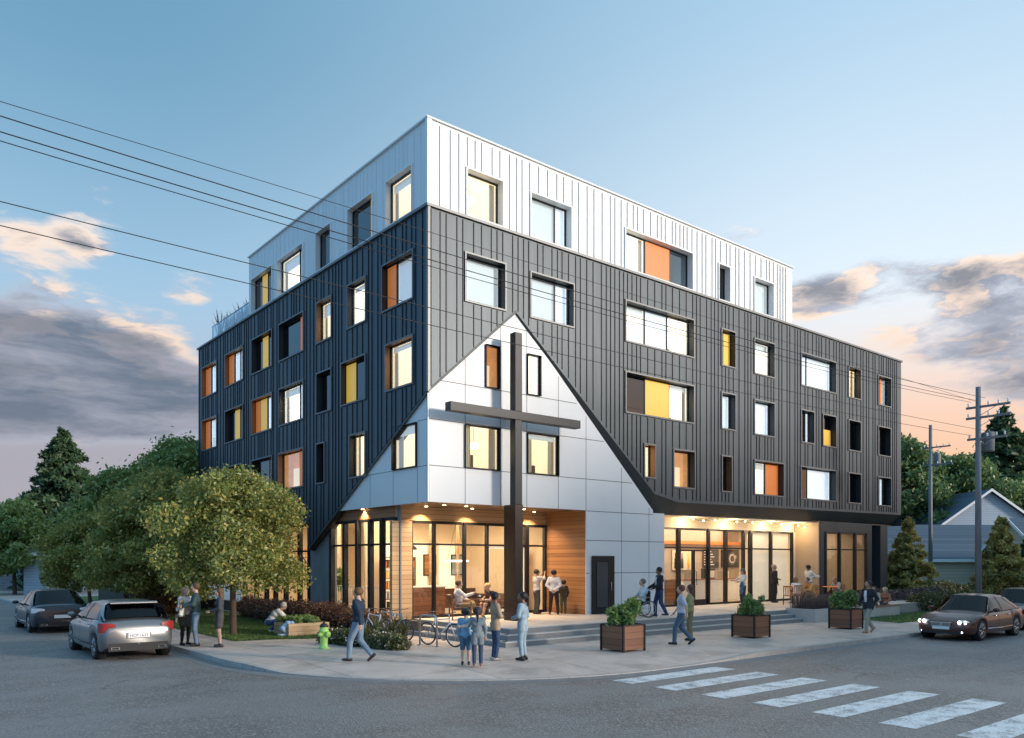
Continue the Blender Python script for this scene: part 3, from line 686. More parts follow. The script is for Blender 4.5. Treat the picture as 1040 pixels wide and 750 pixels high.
# gable panels ------------------------------------------------------
def gable():
    # right face sheet (set back 0.07)
    g = .07; b = MB()
    wins = GW; ks = sorted(set([0.02, 1.48, 2.93, 4.09, 5.56, 6.93, 3.55, 10.62] + [w[0] for w in wins] + [w[1] for w in wins] + [8, 9.3]))
    top = lambda s: min(diagR(s) + .12, 11.1)
    for a, c in zip(ks, ks[1:]):
        if c - a < 1e-4: continue
        mid = (a + c) / 2; lo = [H1, H1] if mid < 6.93 else [PL, PL]; cur = lo
        for h in sorted([w[2] for w in wins if w[0] < mid < w[1]]):
            b.add([PR(a, cur[0], -g), PR(c, cur[1], -g), PR(c, h[0], -g), PR(a, h[0], -g)], [(0, 1, 2, 3)], 'white_panel'); cur = [h[1], h[1]]
        b.add([PR(a, cur[0], -g), PR(c, cur[1], -g), PR(c, top(c), -g), PR(a, top(a), -g)], [(0, 1, 2, 3)], 'white_panel')
    # the pier right of the lobby, with a door opening (7.18-8.35)
    for a, c, z0, z1 in ((10.62, 11.3, PL, 4.45),): b.add([PR(a, z0, -g), PR(c, z0, -g), PR(c, z1, -g), PR(a, z1, -g)], [(0, 1, 2, 3)], 'white_panel')
    b.quad((11.3, g, PL), (11.3, 1.5, PL), (11.3, 1.5, 4.45), (11.3, g, 4.45), 'white_panel'); b.quad((6.93, g, PL), (6.93, .1, PL), (6.93, .1, H1), (6.93, g, H1), 'white_panel')
    jw = .012
    def jv(s, z0, z1):
        iv = [(z0, z1)]
        for w in wins:
            if w[0] - .01 < s < w[1] + .01: iv = clip_iv(iv, w[2][0], w[2][1])
        for a, c in iv:
            if c > a: b.quad(PR(s - jw, a, -g + .003), PR(s + jw, a, -g + .003), PR(s + jw, c, -g + .003), PR(s - jw, c, -g + .003), 'joint')
    def jh(z, s0, s1):
        iv = [(s0, s1)]
        for w in wins:
            if w[2][0] - .01 < z < w[2][1] + .01: iv = clip_iv(iv, w[0], w[1])
        for a, c in iv:
            if c > a: b.quad(PR(a, z - jw, -g + .0035), PR(c, z - jw, -g + .0035), PR(c, z + jw, -g + .0035), PR(a, z + jw, -g + .0035), 'joint')
    for s in (1.48, 2.93, 4.09, 5.56): jv(s, H1, diagR(s))
    jv(6.93, H1, diagR(6.93)); jv(8.81, 2.74, diagR(8.81)); jv(10.38, PL, diagR(10.38)); jv(8.81, PL, 2.74)
    jh(5.56, .02, 9.4); jh(7.02, .02, 7.85); jh(8.27, .5, 6.45); jh(H1 - .02, 6.93, 10.62); jh(3.31, 6.93, 11.3); jh(2.1, 6.93, 7.1); jh(2.1, 8.4, 11.3)
    b.build('gable_wall', BLD)
    # left face
    b = MB(); tl = lambda s: diagL(s) + .1; w = GL[0]
    for a, c in zip([0.02, .72, 2.2, 3.8, 6.0, 6.35], [.72, 2.2, 3.8, 6.0, 6.35]):
        zl = lambda s: H1 if s <= 6.06 else H1
        if a >= .72 and c <= 2.2:
            b.add([PLF(a, H1, -g), PLF(c, H1, -g), PLF(c, w[2][0], -g), PLF(a, w[2][0], -g)], [(0, 1, 2, 3)], 'white_panel'); b.add([PLF(a, w[2][1], -g), PLF(c, w[2][1], -g), PLF(c, max(tl(c), 7), -g), PLF(a, tl(a), -g)], [(0, 1, 2, 3)], 'white_panel')
        else: b.add([PLF(a, H1, -g), PLF(c, H1, -g), PLF(c, max(H1, tl(c)), -g), PLF(a, tl(a), -g)], [(0, 1, 2, 3)], 'white_panel')
    q = lambda s0, s1, z0, z1: b.quad(PLF(s0, z0, -g + .003), PLF(s1, z0, -g + .003), PLF(s1, z1, -g + .003), PLF(s0, z1, -g + .003), 'joint')
    q(.70, .72, H1, 5.56); q(2.21, 2.23, H1, 6.4); q(3.77, 3.79, H1, 5.6); q(.02, 4.0, 5.545, 5.565); q(.02, .72, 7.0, 7.02)
    b.build('gable_wall', BLD)
    b = MB(); b.box(.0, .05, .0, .05, H1, 7.86, 'joint'); b.box(-.004, .046, -.004, .02, H1, 7.8, 'white_trim'); b.build('corner_trim', BLD)
gable()
# soffits
b = MB()
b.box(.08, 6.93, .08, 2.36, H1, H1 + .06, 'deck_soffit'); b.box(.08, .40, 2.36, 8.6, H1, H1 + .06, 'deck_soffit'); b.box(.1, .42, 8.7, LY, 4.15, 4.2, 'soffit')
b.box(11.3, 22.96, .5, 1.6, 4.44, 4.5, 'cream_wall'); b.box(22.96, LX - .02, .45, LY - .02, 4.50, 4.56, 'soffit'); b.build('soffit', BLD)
# ground floor: lobby --------------------------------------------------
b = MB()
b.box(6.93, 7.05, .10, 2.36, PL, H1, 'cedar'); b.box(.02, .8, 2.2, 2.36, PL, 3.9, 'cedar_pale'); b.box(.32, .37, 2.36, 2.5, PL, H1, 'cedar_pale')
b.box(.30, .36, 2.16, 2.36, PL, H1, 'pole_grey')
b.box(.37, 6.93, 2.30, 2.42, 3.92, H1, 'cedar_pale'); b.box(.30, .42, 2.5, 9.1, 4.0, H1, 'cedar')
b.build('timber_cladding', BLD)
b = MB(); b.box(.28, .60, 7.35, 9.05, SW, 4.2, 'pole_grey'); b.build('column', BLD)
b = MB(); b.box(.24, .42, .95, 22, SW, PL + .02, 'plinth'); b.box(6.8, 28.0, 1.46, 1.62, PL - .3, PL + .02, 'plinth'); b.build('plinth', BLD)
def storefront(P, edges, z0, z1, ztr, off, mw=.055, door=None, thick=None, depth=.12):
    """mullioned glazing on plane offset off; edges are mullion centres"""
    b = MB(); g = MB(); s0, s1 = edges[0], edges[-1]
    for i, s in enumerate(edges):
        w = (thick or {}).get(i, mw); pbox(b, P, s - w, s + w, z0, z1, -off - .03, -off + depth, 'black_frame')
    for z, h in ((z0 + .04, .05), (ztr, .035), (z1 - .04, .05)):
        for i, (a, c) in enumerate(zip(edges, edges[1:])):
            wa, wc = (thick or {}).get(i, mw), (thick or {}).get(i + 1, mw); pbox(b, P, a + wa, c - wc, z - h, z + h, -off - .025, -off + depth * .6, 'black_frame')
    o = b.build('storefront', BLD)
    for a, c in zip(edges, edges[1:]):
        if door and a == door[0]: continue
        for q0, q1 in ((z0 + .09, ztr - .035), (ztr + .035, z1 - .09)): g = MB(); pbox(g, P, a, c, q0, q1, -off - .012, -off - .004, 'shop_glass'); g.build('pane', o)
    if door:
        a, c, zt = door[:3]; n = 2 if c - a > 1.4 else 1
        pbox(gg := MB(), P, a, c, zt, z1, -off - .012, -off - .004, 'shop_glass'); gg.build('pane', o)
        for k in range(n):
            d0 = a + (c - a) * k / n + .05; d1 = a + (c - a) * (k + 1) / n - .05 + (.04 if n == 2 and k == 0 else 0); db = MB(); m = door[3] if len(door) > 3 else 'black_frame'
            for q in ((d0, d0 + .07, z0 + .02, zt - .04), (d1 - .07, d1, z0 + .02, zt - .04), (d0 + .07, d1 - .07, zt - .12, zt - .04), (d0 + .07, d1 - .07, z0 + .02, z0 + .26)): pbox(db, P, *q, -off - .02, -off + .05, m)
            dd = db.build('door', o); gb = MB(); pbox(gb, P, d0 + .07, d1 - .07, z0 + .26, zt - .12, -off - .01, -off - .002, 'shop_glass'); gb.build('pane', dd)
            hb = MB(); hs = d1 - .09 if k == 0 else d0 + .09; hb.tube([P(hs, 1.5, -off + .06), P(hs, 1.5, -off + .11), P(hs, 2.1, -off + .11), P(hs, 2.1, -off + .06)], .016, 'black_frame', 6); hb.build('handle', dd)
        if False: pass
    return o
storefront(PR, [.82, 1.75, 3.05, 4.06, 5.95, 6.88], PL, 3.93, 3.13, 2.36, .045, (4.06, 5.95, 3.12, 'white_trim'), {4: .09})
storefront(PLF, [2.42, 3.35, 4.18, 5.12, 6.12, 7.2], PL + .02, 4.03, 3.13, .37, .085, None, None, .14)
storefront(PLF, [9.15, 10.1, 11.5, 12.6, 13.6, 14.8, 16.2], PL + .02, 4.05, 2.95, .37, .085, None, None, .14)
storefront(PR, [11.36, 13.86, 15.95, 17.22, 18.6, 19.16, 20.85, 22.72], PL, 4.0, 3.13, 1.5, .06, (13.86, 15.95, 3.10), {1: .09, 3: .08, 5: .09})
storefront(PR, [23.45, 24.8, 26.35, 27.55], PL + .35, 4.0, 3.13, .12, .07)
b = MB(); b.box(11.3, 22.85, 1.40, 1.56, 4.0, 4.44, 'cream_wall'); b.box(22.75, 22.9, 1.36, 1.56, PL, 4.0, 'cream_wall'); b.box(11.3, 11.4, 1.46, 1.6, PL, 4.0, 'cream_wall'); b.build('shop_fascia', BLD)
b = MB(); b.box(22.90, 23.02, .10, 1.62, PL, 4.45, 'beige_wall')
b.box(22.98, 23.4, .05, .2, PL - .2, 4.52, 'dark_band'); b.box(27.6, 28.1, .05, .2, SW, 4.52, 'dark_band'); b.box(23.4, 27.6, .05, .2, 4.02, 4.52, 'dark_band'); b.box(23.4, 27.6, .05, .2, SW, PL + .34, 'dark_band')
b.box(28.0, 28.1, .2, 10, SW, 4.5, 'dark_band'); b.box(23.0, 28.0, 9.9, 10, SW, 4.5, 'siding_grey'); b.build('bay_wall', BLD)
b = MB(); b.box(29.55, 30.35, .3, 1.0, SW, 4.5, 'dark_band'); b.build('column', BLD); b = MB(); b.box(30.9, 31.25, 20, 20.5, SW, 4.5, 'dark_band'); b.build('column', BLD)
mat('door_glass', (.06, .065, .07), .18)
# side door in the white pier
b = MB(); pbox(b, PR, 7.18, 8.35, PL, 2.74, -.03, .012, 'black_frame'); o = b.build('side_door', BLD)
b = MB(); pbox(b, PR, 7.38, 8.02, PL + .22, 2.55, .014, .018, 'shadow_gap'); pbox(b, PR, 7.41, 7.99, PL + .25, 2.52, .019, .022, 'door_glass'); b.build('pane', o)
b = MB(); b.tube([PR(8.13, 1.45, .02), PR(8.13, 1.45, .07), PR(8.13, 1.75, .07), PR(8.13, 1.75, .02)], .012, 'steel', 6); b.build('handle', o)
# interiors ---------------------------------------------------------------
def sheetbox(b, x0, x1, y0, y1, z0, z1, wall, floor, ceil, skip=''):
    if 'f' not in skip: b.quad((x0, y0, z0), (x1, y0, z0), (x1, y1, z0), (x0, y1, z0), floor)
    b.quad((x0, y0, z1), (x1, y0, z1), (x1, y1, z1), (x0, y1, z1), ceil)
    if 'b' not in skip: b.quad((x0, y1, z0), (x1, y1, z0), (x1, y1, z1), (x0, y1, z1), wall)
    if 'l' not in skip: b.quad((x0, y0, z0), (x0, y1, z0), (x0, y1, z1), (x0, y0, z1), wall)
    if 'r' not in skip: b.quad((x1, y0, z0), (x1, y1, z0), (x1, y1, z1), (x1, y0, z1), wall)
b = MB(); sheetbox(b, .44, 7.0, 2.44, 17, PL - .004, 4.2, 'lobby_wall', 'floor_light', 'ceiling_white', 'l')
for y0 in (9.0,): b.box(.44, 1.6, y0, y0 + .12, PL, 4.19, 'lobby_wall')
for x in (2.6, 3.9, 5.3): b.box(x, x + .75, 7.2, 7.3, PL, 3.3, 'room_lit')
b.box(1.8, 6.99, 7.3, 7.42, PL, 4.19, 'lobby_wall'); b.box(6.6, 6.7, 3.2, 3.9, PL, 3.0, 'cedar')
for x in (2.4, 3.5, 4.8, 6.2): b.box(x, x + .07, 5.2, 5.3, PL, 4.19, 'cedar_pale')
b.build('lobby_interior', BLD)
mat('shop_wall', (.42, .33, .25), .7, var=.1)
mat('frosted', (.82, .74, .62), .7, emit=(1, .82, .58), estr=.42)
b = MB(); sheetbox(b, 11.42, 22.85, 1.58, 8, PL - .004, 4.25, 'cream_wall', 'floor_light', 'ceiling_white')
b.box(13.2, 22.84, 4.7, 4.8, PL, 4.24, 'shop_wall'); b.quad((19.2, 1.66, PL), (22.7, 1.66, PL), (22.7, 1.66, 4.0), (19.2, 1.66, 4.0), 'frosted'); b.build('shop_interior', BLD)
b = MB(); sheetbox(b, 23.1, 27.9, .25, 6, PL - .1, 4.25, 'beige_wall', 'floor_light', 'ceiling_white'); b.build('bay_interior', BLD)
def area(x, y, z, sx, sy, e, c=(1, .83, .61)):
    d = bpy.data.lights.new('ceiling_light', 'AREA'); d.shape = 'RECTANGLE'; d.size = sx; d.size_y = sy; d.energy = e; d.color = c
    o = bpy.data.objects.new('ceiling_light', d); col.objects.link(o); o.location = (x, y, z); o.parent = BLD
LK = 1.0
area(3.5, 4.6, 4.15, 5, 2.5, 260 * LK); area(2.2, 10.5, 4.15, 3, 10, 420 * LK); area(17, 4.0, 4.2, 9, 3, 480 * LK); area(25.4, 3, 4.2, 4, 3, 110 * LK)
# soffit downlights: fitting + its light
DL = [(1.3, 1.0), (3.1, 1.9), (4.75, 1.0), (6.0, 1.9), (1.2, 1.95), (2.2, 1.0)]
for i, (x, y) in enumerate(DL + [(.22, 4.6), (.22, 6.4)]):
    b = MB(); b.lathe((x, y, H1 - .012), [(.05, .012), (.05, 0), (.03, -.002)], 'lamp_warm', 12); b.build('downlight', BLD)
    d = bpy.data.lights.new('downlight_lamp', 'SPOT'); d.energy = 250 * LK; d.spot_size = R_(120); d.spot_blend = .7; d.color = (1, .70, .40); d.shadow_soft_size = .05
    o = bpy.data.objects.new('downlight_lamp', d); col.objects.link(o); o.location = (x, y, H1 - .03); o.parent = BLD
# string lights under the shop overhang
b = MB(); bl = MB(); last = None
for k in range(15):
    x = 13.2 + k * .72; z = 4.33 + .03 * math.sin(k * 2.3) - (.07 if k > 10 else 0); y = .62 + .1 * math.sin(k)
    if last: mid = ((last[0] + x) / 2, (last[1] + y) / 2, min(last[2], z) - .01); b.tube([last, mid, (x, y, z + .04)], .008, 'wire', 5)
    last = (x, y, z + .04); bl.ball((x, y, z), .034, 'lamp_warm', 6)
o = b.build('string_lights'); tag(o, 'string of small warm bulbs hanging under the dark overhang above the shop glass', 'string lights'); bl.build('bulb', o)
for x in (14, 17, 20, 22.2):
    d = bpy.data.lights.new('string_lamp', 'POINT'); d.energy = 38 * LK; d.color = (1, .72, .42); d.shadow_soft_size = .15
    q = bpy.data.objects.new('string_lamp', d); col.objects.link(q); q.location = (x, .85, 4.15); q.parent = o
# terrace railing and plants on the roof
rl = empty('glass_railing', (0, 15, ZD + .03), 0, 'low clear glass railing along the roof terrace edge', 'railing')
for k in range(5):
    y0, y1 = k * 1.0 + .05, k * 1.0 + .97; b = MB(); b.box(.06, .08, y0, y1, .02, .68, 'rail_glass'); b.build('glass_panel', rl)
    b = MB(); b.box(.055, .085, y1, y1 + .05, .0, .70, 'steel'); b.build('post', rl)
b = MB(); b.box(.05, .09, .0, 5.1, .70, .73, 'steel'); b.build('handrail', rl)

# cross
mat('cross_metal', (.028, .03, .032), .5, .2, var=.1)
b = MB()
zt = 10.08
b.box(2.95, 3.25, -.70, -.42, H1 + .001, 7.2, 'cross_metal'); b.box(2.95, 3.25, -.70, -.42, 7.48, zt, 'cross_metal'); b.box(.36, 5.9, -.72, -.42, 7.2, 7.48, 'cross_metal')
b.box(3.05, 3.15, -.42, .05, 7.30, 7.40, 'cross_metal')
o = b.build('cross', None, .012); tag(o, 'tall dark metal cross standing in front of the white gable', 'cross')
mat('bronze', (.05, .038, .033), .35, .5, var=.2, vscale=1.2)
b = MB(); b.box(2.93, 3.27, -.72, -.12, PL, H1, 'bronze'); b.build('post_base', o, .01)
# ------------------------------------------------------------------ vegetation
def leaf_quads(C, size, asp=1.6, up=.35, jitter=.35):
    """one small folded-looking quad per centre; returns verts and faces"""
    n = len(C); d = np.random.normal(size=(n, 3)); d[:, 2] += up; d /= np.linalg.norm(d, axis=1)[:, None]
    r = np.random.normal(size=(n, 3)); u = np.cross(d, r); u /= np.linalg.norm(u, axis=1)[:, None]; v = np.cross(d, u)
    s = size * (1 + jitter * (np.random.rand(n) * 2 - 1)); u *= (s * asp * .5)[:, None]; v *= (s * .5)[:, None]
    V = np.stack([C - u, C - v * .9 + u * .1, C + u, C + v * .9 + u * .1], 1)
    return V.reshape(-1, 3), np.arange(n * 4).reshape(-1, 4)
def clump_pts(centres, radii, n, flat=.75, shell=.55):
    k = np.random.choice(len(centres), n, p=np.array(radii) ** 2 / np.sum(np.array(radii) ** 2))
    d = np.random.normal(size=(n, 3)); d /= np.linalg.norm(d, axis=1)[:, None]
    r = shell + (1 - shell) * np.random.rand(n) ** .6; r *= 1 + .12 * np.random.normal(size=n)
    P = np.array(centres)[k] + d * (r * np.array(radii)[k])[:, None] * np.array([1, 1, flat])
    return P
def tree(name, loc, h, w, trunk_h, leaf, n, size, label, cat='tree', group=None, seed=0, tr=.12, nc=34, lean=0, low=.0, mult=1):
    rnd = random.Random(seed); np.random.seed(seed + 1)
    t = empty(name, loc, rnd.random() * 6, label, cat, group); b = MB()
    top = Vector((lean, 0, h * .78)); mid = Vector((lean * .3 + rnd.uniform(-.1, .1), rnd.uniform(-.1, .1), trunk_h))
    b.tube([(0, 0, -.05), (0, 0, .12), mid * .5, mid, top * .75 + mid * .1, top], [tr * 1.5, tr * 1.1, tr, tr * .85, tr * .4, tr * .12], 'bark', 8)
    cs, rs = [], []; ch = h - trunk_h * .92; rx = w / 2
    for i in range(nc):
        a = i * 2.4 + rnd.uniform(-.4, .4); f = (i + .5) / nc; zz = trunk_h * .95 + ch * .88 * (low + (1 - low) * f)
        prof = math.sin(math.pi * min(1, (f * .86 + .14))) ** .6; rr = rx * prof * rnd.uniform(.35, .97)
        c = Vector((math.cos(a) * rr + lean * f, math.sin(a) * rr, zz)); R = w * rnd.uniform(.075, .155); cs.append(tuple(c)); rs.append(R * (1.0 if i % 3 else 1.25))
        if i % 2 == 0:
            p0 = mid.lerp(top, f * .6); b.tube([p0, p0.lerp(c, .5) + Vector((0, 0, .08 * h * .3)), c], [tr * .42, tr * .25, tr * .07], 'bark', 5)
    P = clump_pts(cs, rs, int(n * .9)); Q = clump_pts([(lean * .5, 0, trunk_h + ch * .5)], [min(rx, ch / 2) * .9], int(n * .1), flat=1.0, shell=.2)
    V, Fq = leaf_quads(np.concatenate([P, Q]), size, 1.6, .35, .6); np_mesh('crown', V, Fq, [leaf], None, t)
    b.build('trunk', t); return t
def conifer(name, loc, h, w, leaf, n, size, label, group=None, seed=0, base=.08, droop=.25):
    rnd = random.Random(seed); np.random.seed(seed + 5)
    t = empty(name, loc, rnd.random() * 6, label, 'conifer', group); b = MB(); tr = h * .012 + .04
    b.tube([(0, 0, -.05), (0, 0, h * .5), (0, 0, h * .98)], [tr, tr * .6, .02], 'bark', 7); C = []
    lev = int(h / (.34 if h > 6 else .2)); tot = 0; br = []
    for i in range(lev):
        f = i / lev; z = h * (base + (1 - base) * f); L = w / 2 * (1 - f) ** .85 * rnd.uniform(.75, 1.12) + .06; k = max(4, int(11 * (1 - f * .5)))
        for j in range(k): br.append((z + rnd.uniform(-.1, .1), L * rnd.uniform(.72, 1.1), rnd.random() * 6.28))
    S = sum(x[1] for x in br)
    for z, L, a in br:
        m = max(3, int(n * L / S)); u = np.random.rand(m) ** .6; x = u * L; sp = (.16 * (1 - u) + .06) * L
        y = np.random.normal(size=m) * sp; zz = z - droop * L * u ** 1.5 + .10 * L * u + np.random.normal(size=m) * .05 * (1 + L * .3) - np.abs(y) * .25
        C.append(np.stack([x * math.cos(a) - y * math.sin(a), x * math.sin(a) + y * math.cos(a), zz], 1))
        if L > .8: b.tube([(0, 0, z), (math.cos(a) * L * .8, math.sin(a) * L * .8, z - droop * L * .5)], [.03, .01], 'bark', 4, True, False)
    V, Fq = leaf_quads(np.concatenate(C), size, 2.4, .8); np_mesh('crown', V, Fq, [leaf], None, t); b.build('trunk', t); return t
def shrub(name, pts, rad, n, leaf, size, label, cat='shrub', group=None, flat=.8, blossom=None, nb=0, seed=3, stems=True, sub=None):
    """low mound of leaves over a list of clump centres (x, y, z in world metres)"""
    np.random.seed(seed); rnd = random.Random(seed); c0 = np.mean(np.array(pts), 0); t = empty(name, (c0[0], c0[1], SW), 0, label, cat, group)
    q = [(x - c0[0], y - c0[1], z - SW) for x, y, z in pts]; rs = [rad * rnd.uniform(.8, 1.2) for _ in q]
    P = clump_pts(q, rs, n, flat, .35); P[:, 2] = np.abs(P[:, 2]); V, Fq = leaf_quads(P, size, 1.6, .5); np_mesh('foliage', V, Fq, [leaf], None, t)
    if blossom:
        P = clump_pts(q, [r * 1.04 for r in rs], nb, flat, .93); P = P[P[:, 2] > .1]; V, Fq = leaf_quads(P, .05, 1.1, .9); np_mesh('blossom', V, Fq, [blossom], None, t)
    if stems:
        b = MB()
        for x, y, z in q[::2]: b.tube([(x, y, 0), (x + rnd.uniform(-.1, .1), y + rnd.uniform(-.1, .1), z)], [.02, .008], 'bark', 5)
        b.build('stem', t)
    return t

# front left trees (between car and building)
tree('leafy_tree', (*G(237, 645, SW), SW), 5.5, 5.0, 1.7, 'leaf_yellow_lit', 52000, .066, 'yellow green street tree with slim reddish trunk on the lawn', group='street trees left of the building', seed=11, tr=.10, nc=64, low=.02)
x, y = D(165, 34); tree('leafy_tree', (x, y, SW), 6.2, 6.0, 1.4, 'leaf_yellow_lit', 60000, .085, 'golden lit leafy tree just above the roof of the silver hatchback', group='street trees left of the building', seed=12, tr=.11, nc=58)
x, y = D(190, 44); tree('leafy_tree', (x, y, SW), 9.4, 7.6, 2.0, 'leaf_green', 52000, .13, 'tall mid green tree whose top reaches highest beside the dark metal wall', group='street trees left of the building', seed=13, tr=.15, nc=60)
x, y = D(128, 43); tree('leafy_tree', (x, y, SW), 7.6, 6.6, 1.6, 'leaf_green', 46000, .12, 'rounded green tree between the dark conifer and the tallest street tree', group='street trees left of the building', seed=14, tr=.13, nc=40)
x, y = D(92, 40); tree('leafy_tree', (x, y, SW), 5.0, 4.6, 1.2, 'leaf_yellow_lit', 30000, .09, 'low yellow tipped tree in front of the grey house left of the silver hatchback', group='street trees left of the building', seed=15, tr=.09, nc=34)
x, y = D(62, 62); tree('leafy_tree', (x, y, SW), 4.6, 7.0, 1.0, 'leaf_dark', 14000, .15, 'small dark spreading tree behind the dark blue sedan', group='trees by the grey house', seed=16, tr=.12, nc=26)
tree('leafy_tree', (*G(15, 604, SW), SW), 6.8, 6.4, 1.9, 'leaf_green', 18000, .17, 'green tree on the kerb lawn at the far left edge', group='trees by the grey house', seed=17, tr=.13, nc=34)
x, y = D(-18, 66); tree('leafy_tree', (x, y, SW), 7.5, 6, 2, 'leaf_dark', 12000, .2, 'dark tree cut by the left edge of the view behind the kerb lawn', group='trees by the grey house', seed=18, tr=.15, nc=30)
x, y = D(64, 72); conifer('conifer_tree', (x, y, 0), 14.6, 14.5, 'leaf_dark', 46000, .28, 'tall dark fir tree rising above the grey house on the left', seed=21)
# right side
x, y = D(1018, 88); conifer('conifer_tree', (x, y, 0), 19.6, 18.0, 'leaf_dark', 46000, .36, 'big dark fir tree behind the near utility pole', seed=22)
for i, (px, dep, h, w, lab) in enumerate(((918, 78, 15.5, 10, 'broad green tree touching the right end of the dark metal skin'), (945, 84, 14.6, 10, 'broad green tree directly behind the far utility pole'),
                                     (972, 80, 14.0, 11, 'broad green tree between the two utility poles'), (1003, 96, 13, 13, 'broad green tree behind the blue gabled house peak'), (1046, 84, 12, 11, 'green tree cut by the right edge of the view'),
                                     (893, 92, 12.2, 10, 'green tree mostly hidden behind the end of the dark metal skin'))):
    x, y = D(px, dep); tree('leafy_tree', (x, y, 0), h, w, 2.2, 'leaf_bg', 24000, .24, lab, group='broad trees behind the right hand houses', seed=30 + i, tr=.22, nc=40, low=-.1)
x, y = G(923, 613, SW); x, y = D(922, 46); conifer('conifer_tree', (x, y, SW), 5.0, 3.6, 'leaf_gold_lit', 26000, .11, 'small golden lit conifer right of the end column', group='small conifers in front of the blue roofed house', seed=41, base=.03, droop=.1)
x, y = D(1017, 43); conifer('conifer_tree', (x, y, SW), 4.9, 3.5, 'leaf_gold_lit', 26000, .11, 'small golden lit conifer right of the near utility pole', group='small conifers in front of the blue roofed house', seed=42, base=.03, droop=.1)
x, y = D(1048, 48); conifer('conifer_tree', (x, y, SW), 4.4, 3.2, 'leaf_dark', 9000, .14, 'dark green conifer cut by the right edge behind the parked dark car', seed=43, base=.03, droop=.1)
# hedges
def row(x0, y0, x1, y1, n, z): return [(x0 + (x1 - x0) * i / (n - 1) + random.uniform(-.12, .12), y0 + (y1 - y0) * i / (n - 1) + random.uniform(-.12, .12), z + random.uniform(-.08, .08)) for i in range(n)]
shrub('hedge', row(-.75, 1.9, -.75, 13, 26, SW + .42), .52, 42000, 'leaf_red', .055, 'reddish brown hedge below the tall glass of the left face', 'hedge', seed=51)
shrub('hedge', row(-4.2, 15, -.8, 21, 10, SW + .6), .8, 12000, 'leaf_red', .08, 'dark reddish hedge under the leafy trees beyond the lawn', 'hedge', seed=52)
shrub('flower_bed', row(-2.9, .75, -2.4, -2.25, 10, SW + .12) + row(-2.4, .9, -2.0, -1.0, 6, SW + .14), .34, 24000, 'leaf_hedge', .045, 'low bed of shrubs with small white blossoms beside the bicycles', 'flower bed', blossom='blossom', nb=700, seed=53)
def spiky(pts, n, h, leaf, label, name='spiky_plant'):
    c0 = np.mean(np.array(pts), 0); t = empty(name, tuple(c0), 0, label, 'plant'); V = []; Fq = []
    for i in range(n):
        p = random.choice(pts); a = random.random() * 6.28; l = h * random.uniform(.6, 1.1); lean = random.uniform(.1, .6)
        x, y, z = (p[j] - c0[j] for j in range(3)); x += random.uniform(-.1, .1); y += random.uniform(-.1, .1); w = .012 + h * .012
        ux, uy = -math.sin(a) * w, math.cos(a) * w; o = len(V)
        V += [(x - ux, y - uy, z), (x + ux, y + uy, z), (x + math.cos(a) * l * lean * .4 + ux, y + math.sin(a) * l * lean * .4 + uy, z + l * .6), (x + math.cos(a) * l * lean * .4 - ux, y + math.sin(a) * l * lean * .4 - uy, z + l * .6), (x + math.cos(a) * l * lean, y + math.sin(a) * l * lean, z + l)]
        Fq += [(o, o + 1, o + 2, o + 3), (o + 3, o + 2, o + 4, o + 4)]
    me = bpy.data.meshes.new('leaves'); me.from_pydata(V, [], [f if f[2] != f[3] else f[:3] for f in Fq]); me.materials.append(M[leaf]); q = bpy.data.objects.new('leaves', me); col.objects.link(q); q.parent = t; return t
spiky([(-1.62, -.5, SW), (-1.5, -1.0, SW), (-1.75, .1, SW)], 90, .85, 'leaf_hedge', 'pale spiky plant growing among the bicycle racks')
spiky([(.6, 16.2 + .45 * i, ZD) for i in range(8)] , 240, 1.25, 'leaf_plum', 'dry feathery grasses behind the glass roof railing', 'roof_grass')
x, y = .3, 19.6; spiky([(x, y, ZD)], 14, 1.5, 'leaf_plum', 'single thin shoot at the far end of the roof terrace', 'roof_grass')
# right hedges
shrub('hedge', row(23.2, -1.2, 30.5, -2.0, 12, SW + .45), .62, 22000, 'leaf_plum', .07, 'brownish pink flowering hedge in front of the dark bay window', 'hedge', blossom='blossom_pink', nb=900, seed=54)
shrub('hedge', row(25.5, -3.4, 38, -4.2, 18, SW + .35), .6, 26000, 'leaf_hedge', .07, 'yellow green hedge behind the brown sedan', 'hedge', blossom='blossom', nb=300, seed=55)
shrub('hedge', row(36, 3.2, 52, -.2, 16, SW + .5), .62, 22000, 'leaf_hedge', .10, 'taller hedge with white blossoms below the cream house wall', 'hedge', blossom='blossom', nb=1600, seed=56)
shrub('hedge', row(40, -4.8, 60, -5.2, 16, SW + .6), .9, 14000, 'leaf_dark', .10, 'dark green hedge beside the parked dark car at the right edge', 'hedge', seed=57)

